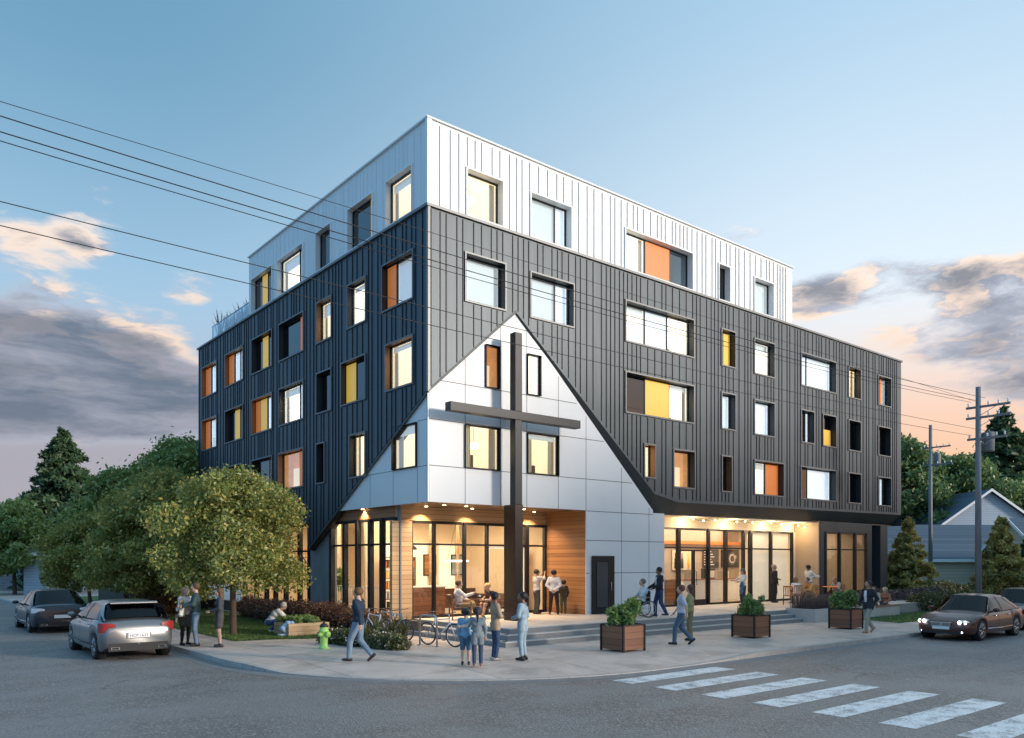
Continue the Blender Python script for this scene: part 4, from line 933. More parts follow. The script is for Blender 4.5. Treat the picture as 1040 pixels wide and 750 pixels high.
# ------------------------------------------------------------------ planters
def planter(px, label, box_seed, rz=0):
    x, y = px; t = empty('planter_box', (x, y, SW), rz, label, 'planter', 'square planter boxes along the pavement'); b = MB(); w = .41; h = .70
    b.box(-w, w, -w, w, .05, h, 'planter_wood'); b.box(-w + .06, w - .06, -w + .06, w - .06, h, h + .004, 'soil'); b.build('box', t, .006)
    b = MB()
    for sx in (-1, 1):
        for sy in (-1, 1): b.box(sx * w - .025, sx * w + .025, sy * w - .025, sy * w + .025, 0, h + .01, 'black_frame')
    for a in ((-w, w, -w - .008, -w + .03), (-w, w, w - .03, w + .008), (-w - .008, -w + .03, -w, w), (w - .03, w + .008, -w, w)): b.box(*a, h - .005, h + .025, 'black_frame')
    b.build('metal_edge', t)
    np.random.seed(box_seed); rnd = random.Random(box_seed)
    cs = [(rnd.uniform(-.32, .32), rnd.uniform(-.32, .32), h + rnd.uniform(.02, .62) ** 1.2) for _ in range(30)]; rs = [rnd.uniform(.07, .2) for _ in cs]
    P = clump_pts(cs, rs, 5200, .9, .2); P = P[P[:, 2] > h]; V, Fq = leaf_quads(P, .045, 2.6, .7, .7); np_mesh('foliage', V, Fq, ['leaf_green'], None, t)
    b = MB()
    for c in cs[::2]: b.tube([(c[0] * .3, c[1] * .3, h), c], [.014, .005], 'bark', 5)
    b.build('stem', t)
    return t
planter((2.32, -6.08), 'dark brown square planter box with a leafy shrub, nearest the four standing friends', 61)
planter((8.30, -6.02), 'square timber planter box with a leafy shrub, the middle one of three along the pavement', 62)
planter((13.75, -6.25), 'square timber planter box with a leafy shrub beside the man in the dark jacket', 63)
# long concrete planter with plum grasses
t = empty('long_planter', (17.2, -3.95, SW), 0, 'long low concrete planter filled with brownish feathery grass', 'planter')
b = MB(); X0, X1, Y0, Y1 = -1.9, 2.9, -.2, 1.1
b.box(X0, X1, Y0, Y0 + .1, 0, .52, 'concrete'); b.box(X0, X1, Y1 - .1, Y1, 0, .52, 'concrete'); b.box(X0, X0 + .1, Y0 + .1, Y1 - .1, 0, .52, 'concrete'); b.box(X1 - .1, X1, Y0 + .1, Y1 - .1, 0, .52, 'concrete'); b.box(X0 + .1, X1 - .1, Y0 + .1, Y1 - .1, .3, .42, 'soil'); b.build('box', t, .008)
V = []; Fq = []; n = 5200
for i in range(n):
    x, y = random.uniform(X0 + .12, X1 - .12), random.uniform(Y0 + .12, Y1 - .12); a = random.random() * 6.28; l = random.uniform(.35, .72); ln = random.uniform(0, .28); o = len(V); w = .008
    ux, uy = -math.sin(a) * w, math.cos(a) * w; V += [(x - ux, y - uy, .42), (x + ux, y + uy, .42), (x + math.cos(a) * l * ln, y + math.sin(a) * l * ln, .42 + l)]; Fq.append((o, o + 1, o + 2))
np_mesh('grass_tuft', np.array(V), np.array(Fq), ['leaf_plum'], None, t)
b = MB(); b.box(2.9, 5.2, -.15, .4, .0, .42, 'concrete'); b.box(2.9, 5.2, -.17, .42, .42, .47, 'planter_wood'); o = b.build('concrete_bench'); o.location = (17.2, -3.95, SW); tag(o, 'concrete bench with timber top joined to the end of the long planter', 'bench')
# timber raised bed by the crouching people
x, y = -2.35, 3.75
t = empty('raised_bed', (x, y, SW), R_(0), 'small timber raised bed with leafy herbs on the lawn edge behind the hydrant', 'planter'); b = MB()
b.box(-.85, .55, -.62, .55, 0, .42, 'cedar_pale'); b.box(-.8, .5, -.57, .5, .42, .425, 'soil'); b.build('box', t, .006)
np.random.seed(66); cs = [(random.uniform(-.7, .45), random.uniform(-.5, .45), .5) for _ in range(18)]; P = clump_pts(cs, [.17] * 18, 3400, .7, .3); P = P[P[:, 2] > .42]; V, Fq = leaf_quads(P, .06, 2.0, .6); np_mesh('foliage', V, Fq, ['leaf_green'], None, t)
# hydrant
t = empty('fire_hydrant', (*G(329, 659, SW), SW), .4, 'lime green fire hydrant with a dark cap on the pavement', 'fire hydrant'); b = MB()
b.lathe((0, 0, 0), [(.15, 0), (.15, .04), (.115, .05), (.105, .12), (.105, .46), (.135, .47), (.135, .51), (.11, .53), (.11, .60)], 'lime_paint', 20); b.build('barrel', t)
b = MB(); b.lathe((0, 0, .60), [(.12, 0), (.115, .04), (.08, .085), (.035, .105), (.03, .15), (.0, .152)], 'black_plastic', 16); b.build('cap', t)
for ax, r, l in (((1, 0, 0), .062, .19), ((-1, 0, 0), .062, .19), ((0, -1, 0), .08, .18)):
    b = MB(); b.lathe((0, 0, .40), [(r * .85, .08), (r * .85, l - .05), (r, l - .05), (r, l), (r * .3, l + .005), (r * .3, l + .03), (0, l + .031)], 'lime_paint', 12, ax); b.build('nozzle', t)

# ------------------------------------------------------------------ bikes and racks
def rack(x, y, rz, label):
    t = MB(); h = .86; w = .33; pts = [(0, -w, 0), (0, -w, h - .12)] + [(0, -w + .12 * (1 - math.cos(a)), h - .12 + .12 * math.sin(a)) for a in (.4, .8, 1.2, 1.57)] + [(0, w - .12 * (1 - math.cos(a)), h - .12 + .12 * math.sin(a)) for a in (1.57, 1.2, .8, .4)] + [(0, w, h - .12), (0, w, 0)]
    t.tube(pts, .028, 'steel', 10); t.box(-.07, .07, -w - .07, -w + .07, 0, .012, 'steel'); t.box(-.07, .07, w - .07, w + .07, 0, .012, 'steel'); o = t.build('bike_rack'); o.location = (x, y, SW); o.rotation_euler = (0, 0, rz); tag(o, label, 'bike rack', 'steel hoop bike racks')
def bicycle(x, y, rz, fm, label, lean=.05):
    t = empty('bicycle', (x, y, SW), rz, label, 'bicycle', 'bicycles parked at the racks'); t.rotation_euler = (lean, 0, rz); r = .335
    A, B_ = Vector((-.51, 0, r)), Vector((.53, 0, r)); bb = Vector((-.08, 0, .29)); st = Vector((-.22, 0, .80)); hd = Vector((.35, 0, .80)); hb = Vector((.38, 0, .68))
    b = MB()
    for p, q, w in ((bb, st, .017), (st.lerp(bb, .12), hd, .016), (bb, hb, .019), (hd, hb, .02), (st.lerp(bb, .14), A, .009), (bb, A, .010)): b.tube([p, q], w, fm, 8)
    b.tube([hb, B_], .013, fm, 8); b.build('frame', t)
    for c in (A, B_):
        b = MB(); b.torus(c, (0, 1, 0), r - .02, .020, 'black_rubber'); w = b.build('wheel', t)
        b = MB(); b.torus(c, (0, 1, 0), r - .045, .010, 'steel', 28, 6); b.tube([c + Vector((0, -.05, 0)), c + Vector((0, .05, 0))], .02, 'steel', 8)
        for k in range(16): a = k * math.pi / 8; b.tube([c + Vector((0, .02 * (-1) ** k, 0)), c + Vector((math.cos(a) * (r - .045), 0, math.sin(a) * (r - .045)))], .003, 'steel', 4)
        b.build('rim', w)
    b = MB(); b.tube([st, st + Vector((-.04, 0, .14))], .013, 'steel', 8); b.build('seat_post', t)
    b = MB(); b.ball(st + Vector((-.06, 0, .16)), .13, 'black_plastic', 8, (1, .5, .22)); b.build('saddle', t)
    b = MB(); b.tube([hd, hd + Vector((-.01, 0, .15))], .014, 'steel', 8); b.tube([hd + Vector((-.10, -.30, .14)), hd + Vector((.03, -.24, .16)), hd + Vector((.03, 0, .15)), hd + Vector((.03, .24, .16)), hd + Vector((-.10, .30, .14))], .012, 'black_plastic', 8); b.build('handlebar', t)
    b = MB(); b.torus(bb, (0, 1, 0), .09, .008, 'black_plastic', 20, 5)
    for s in (1, -1): b.tube([bb + Vector((0, .04 * s, 0)), bb + Vector((.12 * s, .06 * s, -.12 * s))], .009, 'steel', 6); c = bb + Vector((.12 * s, .09 * s, -.12 * s)); b.box(c.x - .045, c.x + .045, c.y - .04, c.y + .04, c.z - .012, c.z + .012, 'black_plastic')
    b.tube([bb + Vector((0, .03, .09)), A + Vector((0, .03, .03))], .004, 'black_plastic', 4); b.tube([bb + Vector((0, .03, -.09)), A + Vector((0, .03, -.03))], .004, 'black_plastic', 4); b.build('crank', t)
mat('bike_white', (.75, .75, .73), .3, coat=.5)
mat('bike_blue', (.25, .35, .45), .3, coat=.5)
rack(-1.12, -1.75, .25, 'steel hoop bike rack with the white bicycle leaning on it'); rack(-1.25, .35, .25, 'steel hoop bike rack nearest the tall corner glass')
bicycle(-.92, -2.1, R_(-76), 'bike_white', 'white framed bicycle with thin black tyres nearest the steps')
bicycle(-1.02, .25, R_(-80), 'bike_blue', 'pale blue bicycle half hidden behind the flower bed')
bicycle(-1.55, .55, R_(100), 'bike_white', 'white bicycle behind the spiky plant, farther from the steps')

# ------------------------------------------------------------------ utility poles and wires
def pole(name, x, y, h, r, arms, label, can=True):
    t = empty(name, (x, y, SW), 0, label, 'utility pole'); b = MB(); b.tube([(0, 0, -.2), (0, 0, h)], [r, r * .72], 'pole_grey', 12); b.build('post', t)
    for z, l in arms:
        b = MB(); b.box(-.05, .05, -l * .72, l * .28, z - .05, z + .05, 'pole_grey'); b.tube([(0, 0, z - .45), (0, -l * .4, z - .05)], .015, 'steel', 5)
        b.build('crossarm', t)
        for k in (-1.45, -1.0, -.5, .5): b = MB(); b.lathe((0, k * l * .46, z + .07), [(.03, 0), (.05, .04), (.03, .08), (.05, .12), (.02, .17)], 'white_plastic', 8); b.build('insulator', t)
    if can: b = MB(); b.lathe((r + .30, -.28, h - 3.05), [(.0, 0), (.24, .01), (.26, .05), (.26, .85), (.24, .92), (.05, .96), (.05, 1.05)], 'pole_grey', 14); b.box(r * .5, r + .1, -.2, -.1, h - 2.7, h - 2.6, 'steel'); b.build('transformer', t)
    return t
AX, AY = 27.3, -5.5
pole('utility_pole', AX, AY, 10.65, .155, ((9.7, 1.9), (9.2, 1.9), (8.2, 1.7)), 'near utility pole with three crossarms and a transformer can')
x2, y2 = D(945, 60); pole('utility_pole', x2, y2, 12.6, .16, ((10.9, 2.0), (9.6, 2.2)), 'far utility pole standing in front of the blue roofed house')
pole('utility_pole', -26.5, -5.6, 10.65, .2, ((9.55, 2.9), (9.05, 2.9), (8.3, 2.6)), 'utility pole at the other end of the wires beyond the left edge', False)
def wire(dy, z, r, sag, label, x1=-26.4, z1=None):
    b = MB(); n = 40; pts = []; z1 = z if z1 is None else z1
    for i in range(n + 1):
        f = i / n; pts.append((AX + (x1 - AX) * f, AY + dy, z + (z1 - z) * f - sag * 4 * f * (1 - f)))
    b.tube(pts, r, 'wire', 5); o = b.build('power_line'); tag(o, label, 'power line', 'overhead power lines')

def shade_woods():  # unseen tree mass added across the street to shade road and lower facade
    np.random.seed(90); n = 20000; rnd = random.Random(90); cs = []; rs = []
    for k in range(36):
        x = 24.0 + k * .85 + rnd.uniform(-1, 1); H = (12 + 5.0 * min(1, (x - 18) / 12)) * rnd.uniform(.86, 1.08)
        for j in range(7): cs.append((x + rnd.uniform(-1.5, 1.5), -42 + rnd.uniform(-4, 4), H * (.22 + .72 * j / 6))); rs.append(rnd.uniform(1.3, 2.3))
    V, Fq = leaf_quads(clump_pts(cs, rs, n, .9, .2), .62); o = np_mesh('unseen_shade_woods', V, Fq, ['leaf_bg']); o['kind'] = 'stuff'
shade_woods()
for a in ((0.0, 10.05, .007, -.10, 'thinnest power line, the topmost one crossing the top storey'), (-.3, 10.22, .011, .60, 'upper thick power line of the middle bundle'), (.05, 10.14, .011, .62, 'middle power line of the middle bundle, just under the upper thick one'),
          (.3, 10.1, .009, .62, 'lowest power line of the middle bundle'), (-.3, 8.68, .009, .40, 'upper power line of the low pair crossing the gable peak'), (.3, 8.52, .009, .42, 'lower power line of the low pair crossing the gable peak')): wire(*a)

# ------------------------------------------------------------------ neighbouring houses
def house(name, x, y, rz, L, W, wall_h, rise, mw, mr, label, over=.4, hip=False, ext=None, win=()):
    """gabled house; ridge along local x"""
    t = empty(name, (x, y, 0), rz, label, 'house', None); b = MB()
    b.add([(0, 0, 0), (L, 0, 0), (L, W, 0), (0, W, 0), (0, 0, wall_h), (L, 0, wall_h), (L, W, wall_h), (0, W, wall_h), (0, W / 2, wall_h + rise), (L, W / 2, wall_h + rise)],
          [(0, 1, 5, 4), (2, 3, 7, 6), (1, 2, 6, 9, 5), (3, 0, 4, 8, 7)], mw); b.build('wall', t)
    k = rise / (W / 2); o = over; b = MB(); th = .16
    for s in (0, 1):
        ye, yr = (-o, W / 2) if s == 0 else (W + o, W / 2); ze, zr = wall_h - k * o + .05, wall_h + rise + .05
        A = [(-o, ye, ze), (L + o, ye, ze), (L + o, yr, zr), (-o, yr, zr)]; B = [(p[0], p[1], p[2] + th) for p in A]
        b.add(A + B, [(0, 1, 2, 3), (4, 5, 6, 7), (0, 1, 5, 4), (1, 2, 6, 5), (0, 3, 7, 4)], mr)
    b.build('roof', t)
    for s in (0, 1):
        b = MB(); y0 = -o - .1 if s == 0 else W + o - .0; b.box(-o, L + o, y0, y0 + .1, wall_h - k * o - .05, wall_h - k * o + .19, 'white_trim'); b.build('gutter', t)
    for xe in (-o - .05, L + o):
        for s in (0, 1):
            ye, yr = (-o, W / 2) if s == 0 else (W + o, W / 2); ze, zr = wall_h - k * o, wall_h + rise; b = MB(); b.add([(x_, y_, z_) for x_ in (xe, xe + .05) for y_, z_ in ((ye, ze), (yr, zr), (yr, zr + .24), (ye, ze + .24))], [(0, 1, 2, 3), (7, 6, 5, 4), (0, 4, 5, 1), (1, 5, 6, 2), (2, 6, 7, 3), (3, 7, 4, 0)], 'white_trim'); b.build('barge_board', t)
    for (side, u, z, w, h) in win:
        b = MB()
        if side == 'f': b.box(u - .08, u + w + .08, -.04, .02, z - .08, z + h + .08, 'white_trim'); f = b.build('window', t); b = MB(); b.box(u, u + w, -.05, -.03, z, z + h, 'dark_glass')
        else: b.box(-.04, .02, u - .08, u + w + .08, z - .08, z + h + .08, 'white_trim'); f = b.build('window', t); b = MB(); b.box(-.05, -.03, u, u + w, z, z + h, 'dark_glass')
        b.build('pane', f)
    return t
# long low house with blue shingle roof and cream wall, right background
vr = TH - R_(90)
x, y = D(868, 62); house('house', x, y, vr, 14.5, 9, 2.75, 2.6, 'siding_cream', 'shingle_blue', 'long low house with dark blue shingle roof and cream wall behind the golden lit conifers', win=(('f', 2.0, 1.0, 1.2, 1.2),))
x, y = D(966, 78); house('house', x, y, vr + R_(90), 12, 8.2, 5.9, 2.9, 'siding_blue', 'shingle_blue', 'pale blue gabled house rising behind the long blue roof', win=()).location = (*D(1051, 72), 0)
x, y = D(1062, 54); house('house', x, y, vr, 10, 7, 3.0, 2.4, 'siding_cream', 'shingle_blue', 'house end with white barge board cut by the right edge of the view')
x, y = D(-60, 66); house('house', x, y, vr, 11.5, 8, 3.1, 2.7, 'siding_grey', 'shingle_grey', 'long grey house behind the small dark tree on the left', win=(('f', 3, 1, 1.2, 1.1),))
x, y = D(24, 57); house('garage', x, y, vr, 1.7, 5, 3.1, .8, 'siding_blue', 'shingle_grey', 'small pale shed wall between the left trees and the dark blue sedan')
# fence behind the trees
a0 = D(100, 50); a1 = D(212, 40)
t = empty('timber_fence', (a0[0], a0[1], SW), math.atan2(a1[1] - a0[1], a1[0] - a0[0]), 'dark timber board fence under the trees behind the silver hatchback', 'fence'); Lf = math.hypot(a1[0] - a0[0], a1[1] - a0[1])
b = MB()
for k in range(int(Lf / .16)): b.box(k * .16, k * .16 + .14, -.01, .01, .05, 1.9 + .03 * random.random(), 'fence_wood')
b.build('board_panel', t)
for k in range(int(Lf / 2.2) + 1): b = MB(); b.box(k * 2.2 - .05, k * 2.2 + .05, .01, .11, 0, 2.0, 'fence_wood'); b.build('post', t)

# ------------------------------------------------------------------ cars
def car(name, x, y, rz, paint, label, L=4.5, W=1.8, H=1.47, kind='sedan', wb=2.75, front_lit=False, plate=None, group='cars parked or driving by the kerb', lights='front'):
    """local +x is the front; origin on the ground midway between the axles"""
    T = empty(name, (x, y, 0), rz, label, 'car', group)
    hb = kind == 'hatch'; xf, xr = wb / 2, -wb / 2; fo = .88 if not hb else .86; ro = L - wb - fo; X1, X0 = xf + fo, xr - ro
    belt = H * (.635 if not hb else .68); hood = H * .60; rw = .325; ra = .375
    ip = lambda q, pts: float(np.interp(q, [p[0] for p in pts], [p[1] for p in pts]))
    tz = [(X0, belt * (.80 if not hb else .74)), (X0 + .05, belt * (.98 if not hb else .92)), (X0 + .3, belt * (1.03 if not hb else 1.02)), (xr - .1, belt * 1.04), (xr + .6, belt * 1.02), (xf - .55, belt * .985), (xf + .1, hood * .93), (X1 - .35, hood * .80), (X1 - .08, hood * .66), (X1, hood * .52)]
    hw = [(X0, W * .40), (X0 + .10, W * .455), (X0 + .4, W * .485), (xr, W * .5), (0, W * .5), (xf, W * .497), (xf + .45, W * .475), (X1 - .2, W * .43), (X1 - .05, W * .38), (X1, W * .34)]
    N = 76; xs = sorted([X0 + (X1 - X0) * (0.5 - 0.5 * math.cos(math.pi * i / 25)) for i in range(26)] + [c + ra * math.cos(math.pi * k / 12) * 1.0 for c in (xf, xr) for k in range(13)] + [c + s * (ra + .012) for c in (xf, xr) for s in (-1, 1)])
    rows = []
    for q in xs:
        w = ip(q, hw); z1 = ip(q, tz); lo = .20 + .10 * max(0, (q - (X1 - .3)) / .3) + .12 * max(0, (X0 + .3 - q) / .3)
        ar = lo
        for c in (xf, xr):
            if abs(q - c) < ra: ar = max(ar, rw - .01 + math.sqrt(max(0, ra * ra - (q - c) ** 2)))
        zs = max(ar, lo + .06); h = z1 - zs
        rows.append([(0, lo), (w * .78, lo), (w * .93, ar if ar > lo else lo + .02), (w * .975, zs), (w, zs + h * .30), (w * .995, zs + h * .58), (w * .97, zs + h * .84), (w * .91, zs + h * .965), (w * .70, z1 + .012), (w * .35, z1 + .03), (0, z1 + .035)])
    k = len(rows[0]); vs = []; fs = []; b = MB()
    for q, r in zip(xs, rows):
        vs += [(q, p, z) for p, z in r] + [(q, -p, z) for p, z in r[-2:0:-1]]
    m = 2 * k - 2
    body, under = [], []
    for i in range(len(xs) - 1):
        for j in range(m):
            f = (i * m + j, (i + 1) * m + j, (i + 1) * m + (j + 1) % m, i * m + (j + 1) % m); (under if j in (0, 1, m - 1, m - 2) else body).append(f)
    b.add(vs, body + [tuple(range(m)), tuple(range((len(xs) - 1) * m, len(xs) * m))[::-1]], paint, True); b.add(vs, under, 'black_plastic', False)
    ob = b.build('body', T); me = ob.data
    # wheel wells
    b = MB()
    for c in (xf, xr):
        for s in (1, -1):
            b = MB(); b.tube([(c, s * (W / 2 - .27), rw + .02), (c, s * (W / 2 - .05), rw + .02)], ra - .004, 'shadow_gap', 20); b.build('wheel_arch', ob)
    # greenhouse
    g0, g3 = (xr - .42 if not hb else X0 + .20), xf - .50; g1, g2 = (xr + .48 if not hb else X0 + .66), xf - 1.24
    zr = [(g0, belt * 1.03), (g1, H - .045), ((g1 + g2) / 2, H), (g2, H - .05), (g3, belt * .985)]
    def sec(q):
        z = ip(q, zr); zb = ip(q, tz); wb_ = ip(q, hw) * .93; f = max(0, min(1, (z - zb) / (H - belt))); wr = wb_ - .25 * f - .02
        return zb - .01, z, wb_, wr
    def side(q, u):   # u 0 belt .. 1 roof edge
        zb, z, w0, w1 = sec(q); return w0 + (w1 - w0) * u + .03 * math.sin(math.pi * u), zb + (z - .05 - zb) * u if z - .05 > zb else zb
    qs = sorted(set([round(g0 + (g3 - g0) * i / 34, 4) for i in range(35)] + [g1, g2]))
    gl = MB(); rf = MB()
    def strip_(bb, q0, q1, u0, u1, mt, off=0.0):
        for s in (1, -1):
            qq = [q for q in qs if q0 < q < q1]; qq = [q0] + qq + [q1]; V_ = []
            for q in qq:
                for u in (u0, (u0 + u1) / 2, u1): w, z = side(q, u); V_.append((q, s * (w + off), z))
            bb.add(V_, [(3 * i + j, 3 * i + 3 + j, 3 * i + 4 + j, 3 * i + 1 + j) for i in range(len(qq) - 1) for j in (0, 1)], mt, True)
    side_b = MB(); strip_(side_b, g0 + .02, g3 - .02, 0, 1, 'car_glass'); side_b.build('side_window', T)
    # roof / screens
    def cap(bb, q0, q1, mt, wk=1.0, up=0.0, n=10):
        V_ = []; qq = [q0 + (q1 - q0) * i / n for i in range(n + 1)]
        for q in qq:
            zb, z, w0, w1 = sec(q); z = max(z, zb)
            for a in (-1, -.93, -.6, 0, .6, .93, 1): V_.append((q, a * w1 * wk + (0 if abs(a) < .95 else 0), z - (.05 if abs(a) > .95 else (.012 if abs(a) > .9 else 0)) + .02 * (1 - a * a) + up))
        bb.add(V_, [(7 * i + j, 7 * i + 7 + j, 7 * i + 8 + j, 7 * i + 1 + j) for i in range(n) for j in range(6)], mt, True)
    cap(rf, g1, g2, paint); strip_(rf, g1 - .0, g2, .93, 1.02, paint, .004)
    for q, w_ in ((xr + 1.12 if not hb else xr + 1.15, .045),): strip_(rf, q - w_, q + w_, 0, 1, 'black_plastic', .006)
    def pillar(q0, q1, dq, mt=paint):    # slanted pillars following the screens
        for s in (1, -1):
            V_ = []
            for i in range(9):
                u = i / 8; q = q0 + (q1 - q0) * u; zb, z, w0, w1 = sec(q)
                for d_ in (-dq, dq): zb2, z2, a0, a1 = sec(q + d_); V_.append((q + d_, s * (a1 + .006), z2 + .004 if d_ * dq > 0 or True else z2))
                zz = V_[-1][2]; V_.append((q + dq * .8, s * (a1 + .02), zz - .06))
            rf.add(V_, [(3 * i + j, 3 * i + 3 + j, 3 * i + 4 + j, 3 * i + 1 + j) for i in range(8) for j in (0, 1)], mt, True)
    pillar(g2, g3, .04); pillar(g1, g0, -.04)
    # C pillar on the sides
    for s in (1, -1):
        q0, q1 = g0, g1; cw = .20 if not hb else .16; V_ = []
        for i in range(7):
            u = i / 6; qb = q0 + (q1 - q0) * u * .93; w, z = side(min(qb + .02, g3), min(.97, 1)); zb, zt, a0, a1 = sec(qb); V_ += [(qb, s * (a1 + .012), max(zt - .02, zb)), (qb + cw, s * (side(qb + cw, max(0, min(1, (zt - .05 - zb) / max(.01, sec(qb + cw)[1] - .05 - zb))))[0] + .008), max(zt - .05, zb))]
        rf.add(V_, [(2 * i, 2 * i + 2, 2 * i + 3, 2 * i + 1) for i in range(6)], paint, True)
    rf.build('roof', T)
    ws = MB(); cap(ws, g2, g3 - .02, 'car_glass', .96, -.004); ws.build('windshield', T)
    ws = MB(); cap(ws, g1, g0 + .03, 'car_glass', .96, -.004); ws.build('rear_window', T)
    b = MB(); b.box(g0 + .4, g3 - .5, -W * .36, W * .36, belt * .7, belt * .96, 'black_plastic')
    for q in (-.15, -.95):
        for s in (-.36, .36): b.box(q - .08, q + .08, s - .22, s + .22, belt * .9, H * .83, 'black_plastic'); b.box(q - .05, q + .05, s - .1, s + .1, H * .83, H * .9, 'black_plastic')
    b.build('seats', T)
    # side trim, handles, door lines
    b = MB()
    for s in (1, -1):
        for q in ((xf - .62), .12 if not hb else .2, xr + .42):
            w = ip(q, hw); r = rows[min(range(len(xs)), key=lambda i: abs(xs[i] - q))]
            b.add([(q + d_, s * (p + .002), z) for d_ in (-.006, .006) for p, z in r[3:8]], [(i, i + 1, i + 6, i + 5) for i in range(4)], 'shadow_gap')
        b.tube([(xr + ra + .05, s * (W * .5 + .002), .38), (0, s * (W * .5 + .004), .36), (xf - ra - .05, s * (W * .497 + .002), .38)], .012, 'chrome' if not hb else 'black_plastic', 6)
    b.build('door_seam', T)
    for s in (1, -1):
        for q in (.35, -.72): b = MB(); b.tube([(q - .09, s * (W * .5 - .02), belt * .86), (q - .08, s * (W * .5 + .015), belt * .865), (q + .08, s * (W * .5 + .015), belt * .865), (q + .09, s * (W * .5 - .02), belt * .86)], .014, 'chrome', 6); b.build('door_handle', T)
        b = MB(); b.ball((g3 - .30, s * (W * .5 + .10), belt * 1.06), .11, paint, 8, (.55, 1, .62)); b.tube([(g3 - .28, s * (W * .45), belt * 1.0), (g3 - .30, s * (W * .5 + .05), belt * 1.03)], .02, 'black_plastic', 6); b.build('mirror', T)
    # wheels
    for c in (xf, xr):
        for s in (1, -1):
            b = MB(); cy = s * (W / 2 - .115); b.lathe((c, cy, rw), [(rw * .66, -.095), (rw * .93, -.10), (rw, -.07), (rw, .07), (rw * .93, .10), (rw * .66, .095)], 'black_rubber', 28, (0, s, 0)); wl = b.build('wheel', T)
            b = MB(); b.lathe((c, cy, rw), [(rw * .70, .04), (rw * .70, .097), (rw * .655, .098), (rw * .62, .06)], 'steel', 28, (0, s, 0)); b.lathe((c, cy, rw), [(rw * .6, .02), (.01, .02)], 'shadow_gap', 20, (0, s, 0)); b.lathe((c, cy, rw), [(.06, .06), (.055, .092), (.01, .095)], 'steel', 12, (0, s, 0))
            for k_ in range(7):
                a = 2 * math.pi * k_ / 7; d1 = Vector((math.cos(a), 0, math.sin(a))); p = Vector((c, cy + s * .075, rw)); b.tube([p + d1 * .04, p + d1 * rw * .66 + Vector((0, s * .012, 0))], [.026, .020], 'steel', 6)
            b.build('rim', wl)
    # front
    b = MB(); zf = hood * .60
    b.box(X1 - .10, X1 + .006, -W * .17, W * .17, zf - .075, zf + .06, 'black_plastic')
    for k_ in range(4): b.box(X1 + .006, X1 + .016, -W * .165, W * .165, zf - .06 + k_ * .032, zf - .05 + k_ * .032, 'chrome')
    b.box(X1 + .0, X1 + .022, -W * .18, W * .18, zf + .06, zf + .085, 'chrome'); b.torus((X1 + .022, 0, zf), (1, 0, 0), .04, .008, 'chrome', 16, 6); b.build('grille', T)
    b = MB(); b.box(X1 - .22, X1 - .01, -W * .33, W * .33, .23, .34, 'black_plastic'); b.box(X1 - .02, X1 + .014, -.26, .26, .37, .47, 'white_plastic'); b.build('front_bumper', T)
    for s in (1, -1):
        b = MB(); c = Vector((X1 - .17, s * W * .335, hood * .70)); b.ball(c, .17, 'chrome', 8, (.85, 1.05, .42)); hl = b.build('headlight', T)
        b = MB()
        for dy in (-.075, .075): b.ball(c + Vector((.10 - (.03 if dy * s > 0 else -.02), dy, 0)), .058, 'lamp_head' if front_lit else 'white_plastic', 8)
        b.build('lamp', hl)
        if front_lit: b = MB(); b.ball((X1 - .06, s * W * .32, .30), .05, 'lamp_head', 8); b.build('fog_lamp', T)
    # rear
    zt = belt * .86; wr_ = W * .5
    for s in (1, -1):
        b = MB(); V_ = []; lm = 'tail_red' if lights == 'front' or hb else 'white_plastic'
        for q, y_ in ((X0 + .26, .490), (X0 + .14, .472), (X0 + .055, .435), (X0 + .02, .37), (X0 + .012, .29)): V_.append((q, y_))
        P_ = [(q - .008, s * (W * y_ + .004), zt + ((.075 if not hb else .085) if i < 4 else .05)) for i, (q, y_) in enumerate(V_)]; Q_ = [(q - .010, s * (W * y_ + .006), zt - ((.09 if not hb else .16) if i < 3 else .02)) for i, (q, y_) in enumerate(V_)]
        b.add(P_ + Q_, [(i, i + 1, 6 + i, 5 + i) for i in range(4)], 'tail_red' if lights != 'clear' else 'white_plastic', True); b.build('tail_light', T)
    b = MB(); b.box(X0 - .014, X0 + .10, -W * .385, W * .385, .24, .40 if not hb else .44, 'black_rubber'); b.box(X0 - .02, X0 - .010, -.02, .02, .40, .41, 'chrome')
    b.box(X0 - .016, X0 + .02, -.30, .30, belt * .56 - .02, belt * .56 + .13, paint); rb = b.build('rear_bumper', T)
    for s in (1, -1): b = MB(); b.box(X0 - .03, X0 + .02, s * W * .3 - .10, s * W * .3 + .10, .285, .345, 'chrome'); b.box(X0 - .034, X0 - .029, s * W * .3 - .08, s * W * .3 + .08, .295, .335, 'shadow_gap'); b.build('exhaust', rb)
    b = MB(); b.box(X0 - .026, X0 - .018, -.26, .26, belt * .56, belt * .56 + .115, 'white_plastic'); pl = b.build('number_plate', T)
    if plate:
        cu = bpy.data.curves.new('plate_text', 'FONT'); cu.body = plate; cu.size = .105; cu.align_x = 'CENTER'; cu.extrude = .001
        dg = bpy.context.evaluated_depsgraph_get(); tmp = bpy.data.objects.new('plate_text', cu); col.objects.link(tmp); bpy.context.view_layer.update()
        mesh = bpy.data.meshes.new_from_object(tmp.evaluated_get(bpy.context.evaluated_depsgraph_get())); bpy.data.objects.remove(tmp); mesh.materials.clear(); mesh.materials.append(M['black_plastic'])
        o = bpy.data.objects.new('plate_text', mesh); col.objects.link(o); o.parent = pl; o.matrix_local = Matrix.Translation((X0 - .029, 0, belt * .56 + .02)) @ Matrix(((0, 0, -1, 0), (-1, 0, 0, 0), (0, 1, 0, 0), (0, 0, 0, 1)))
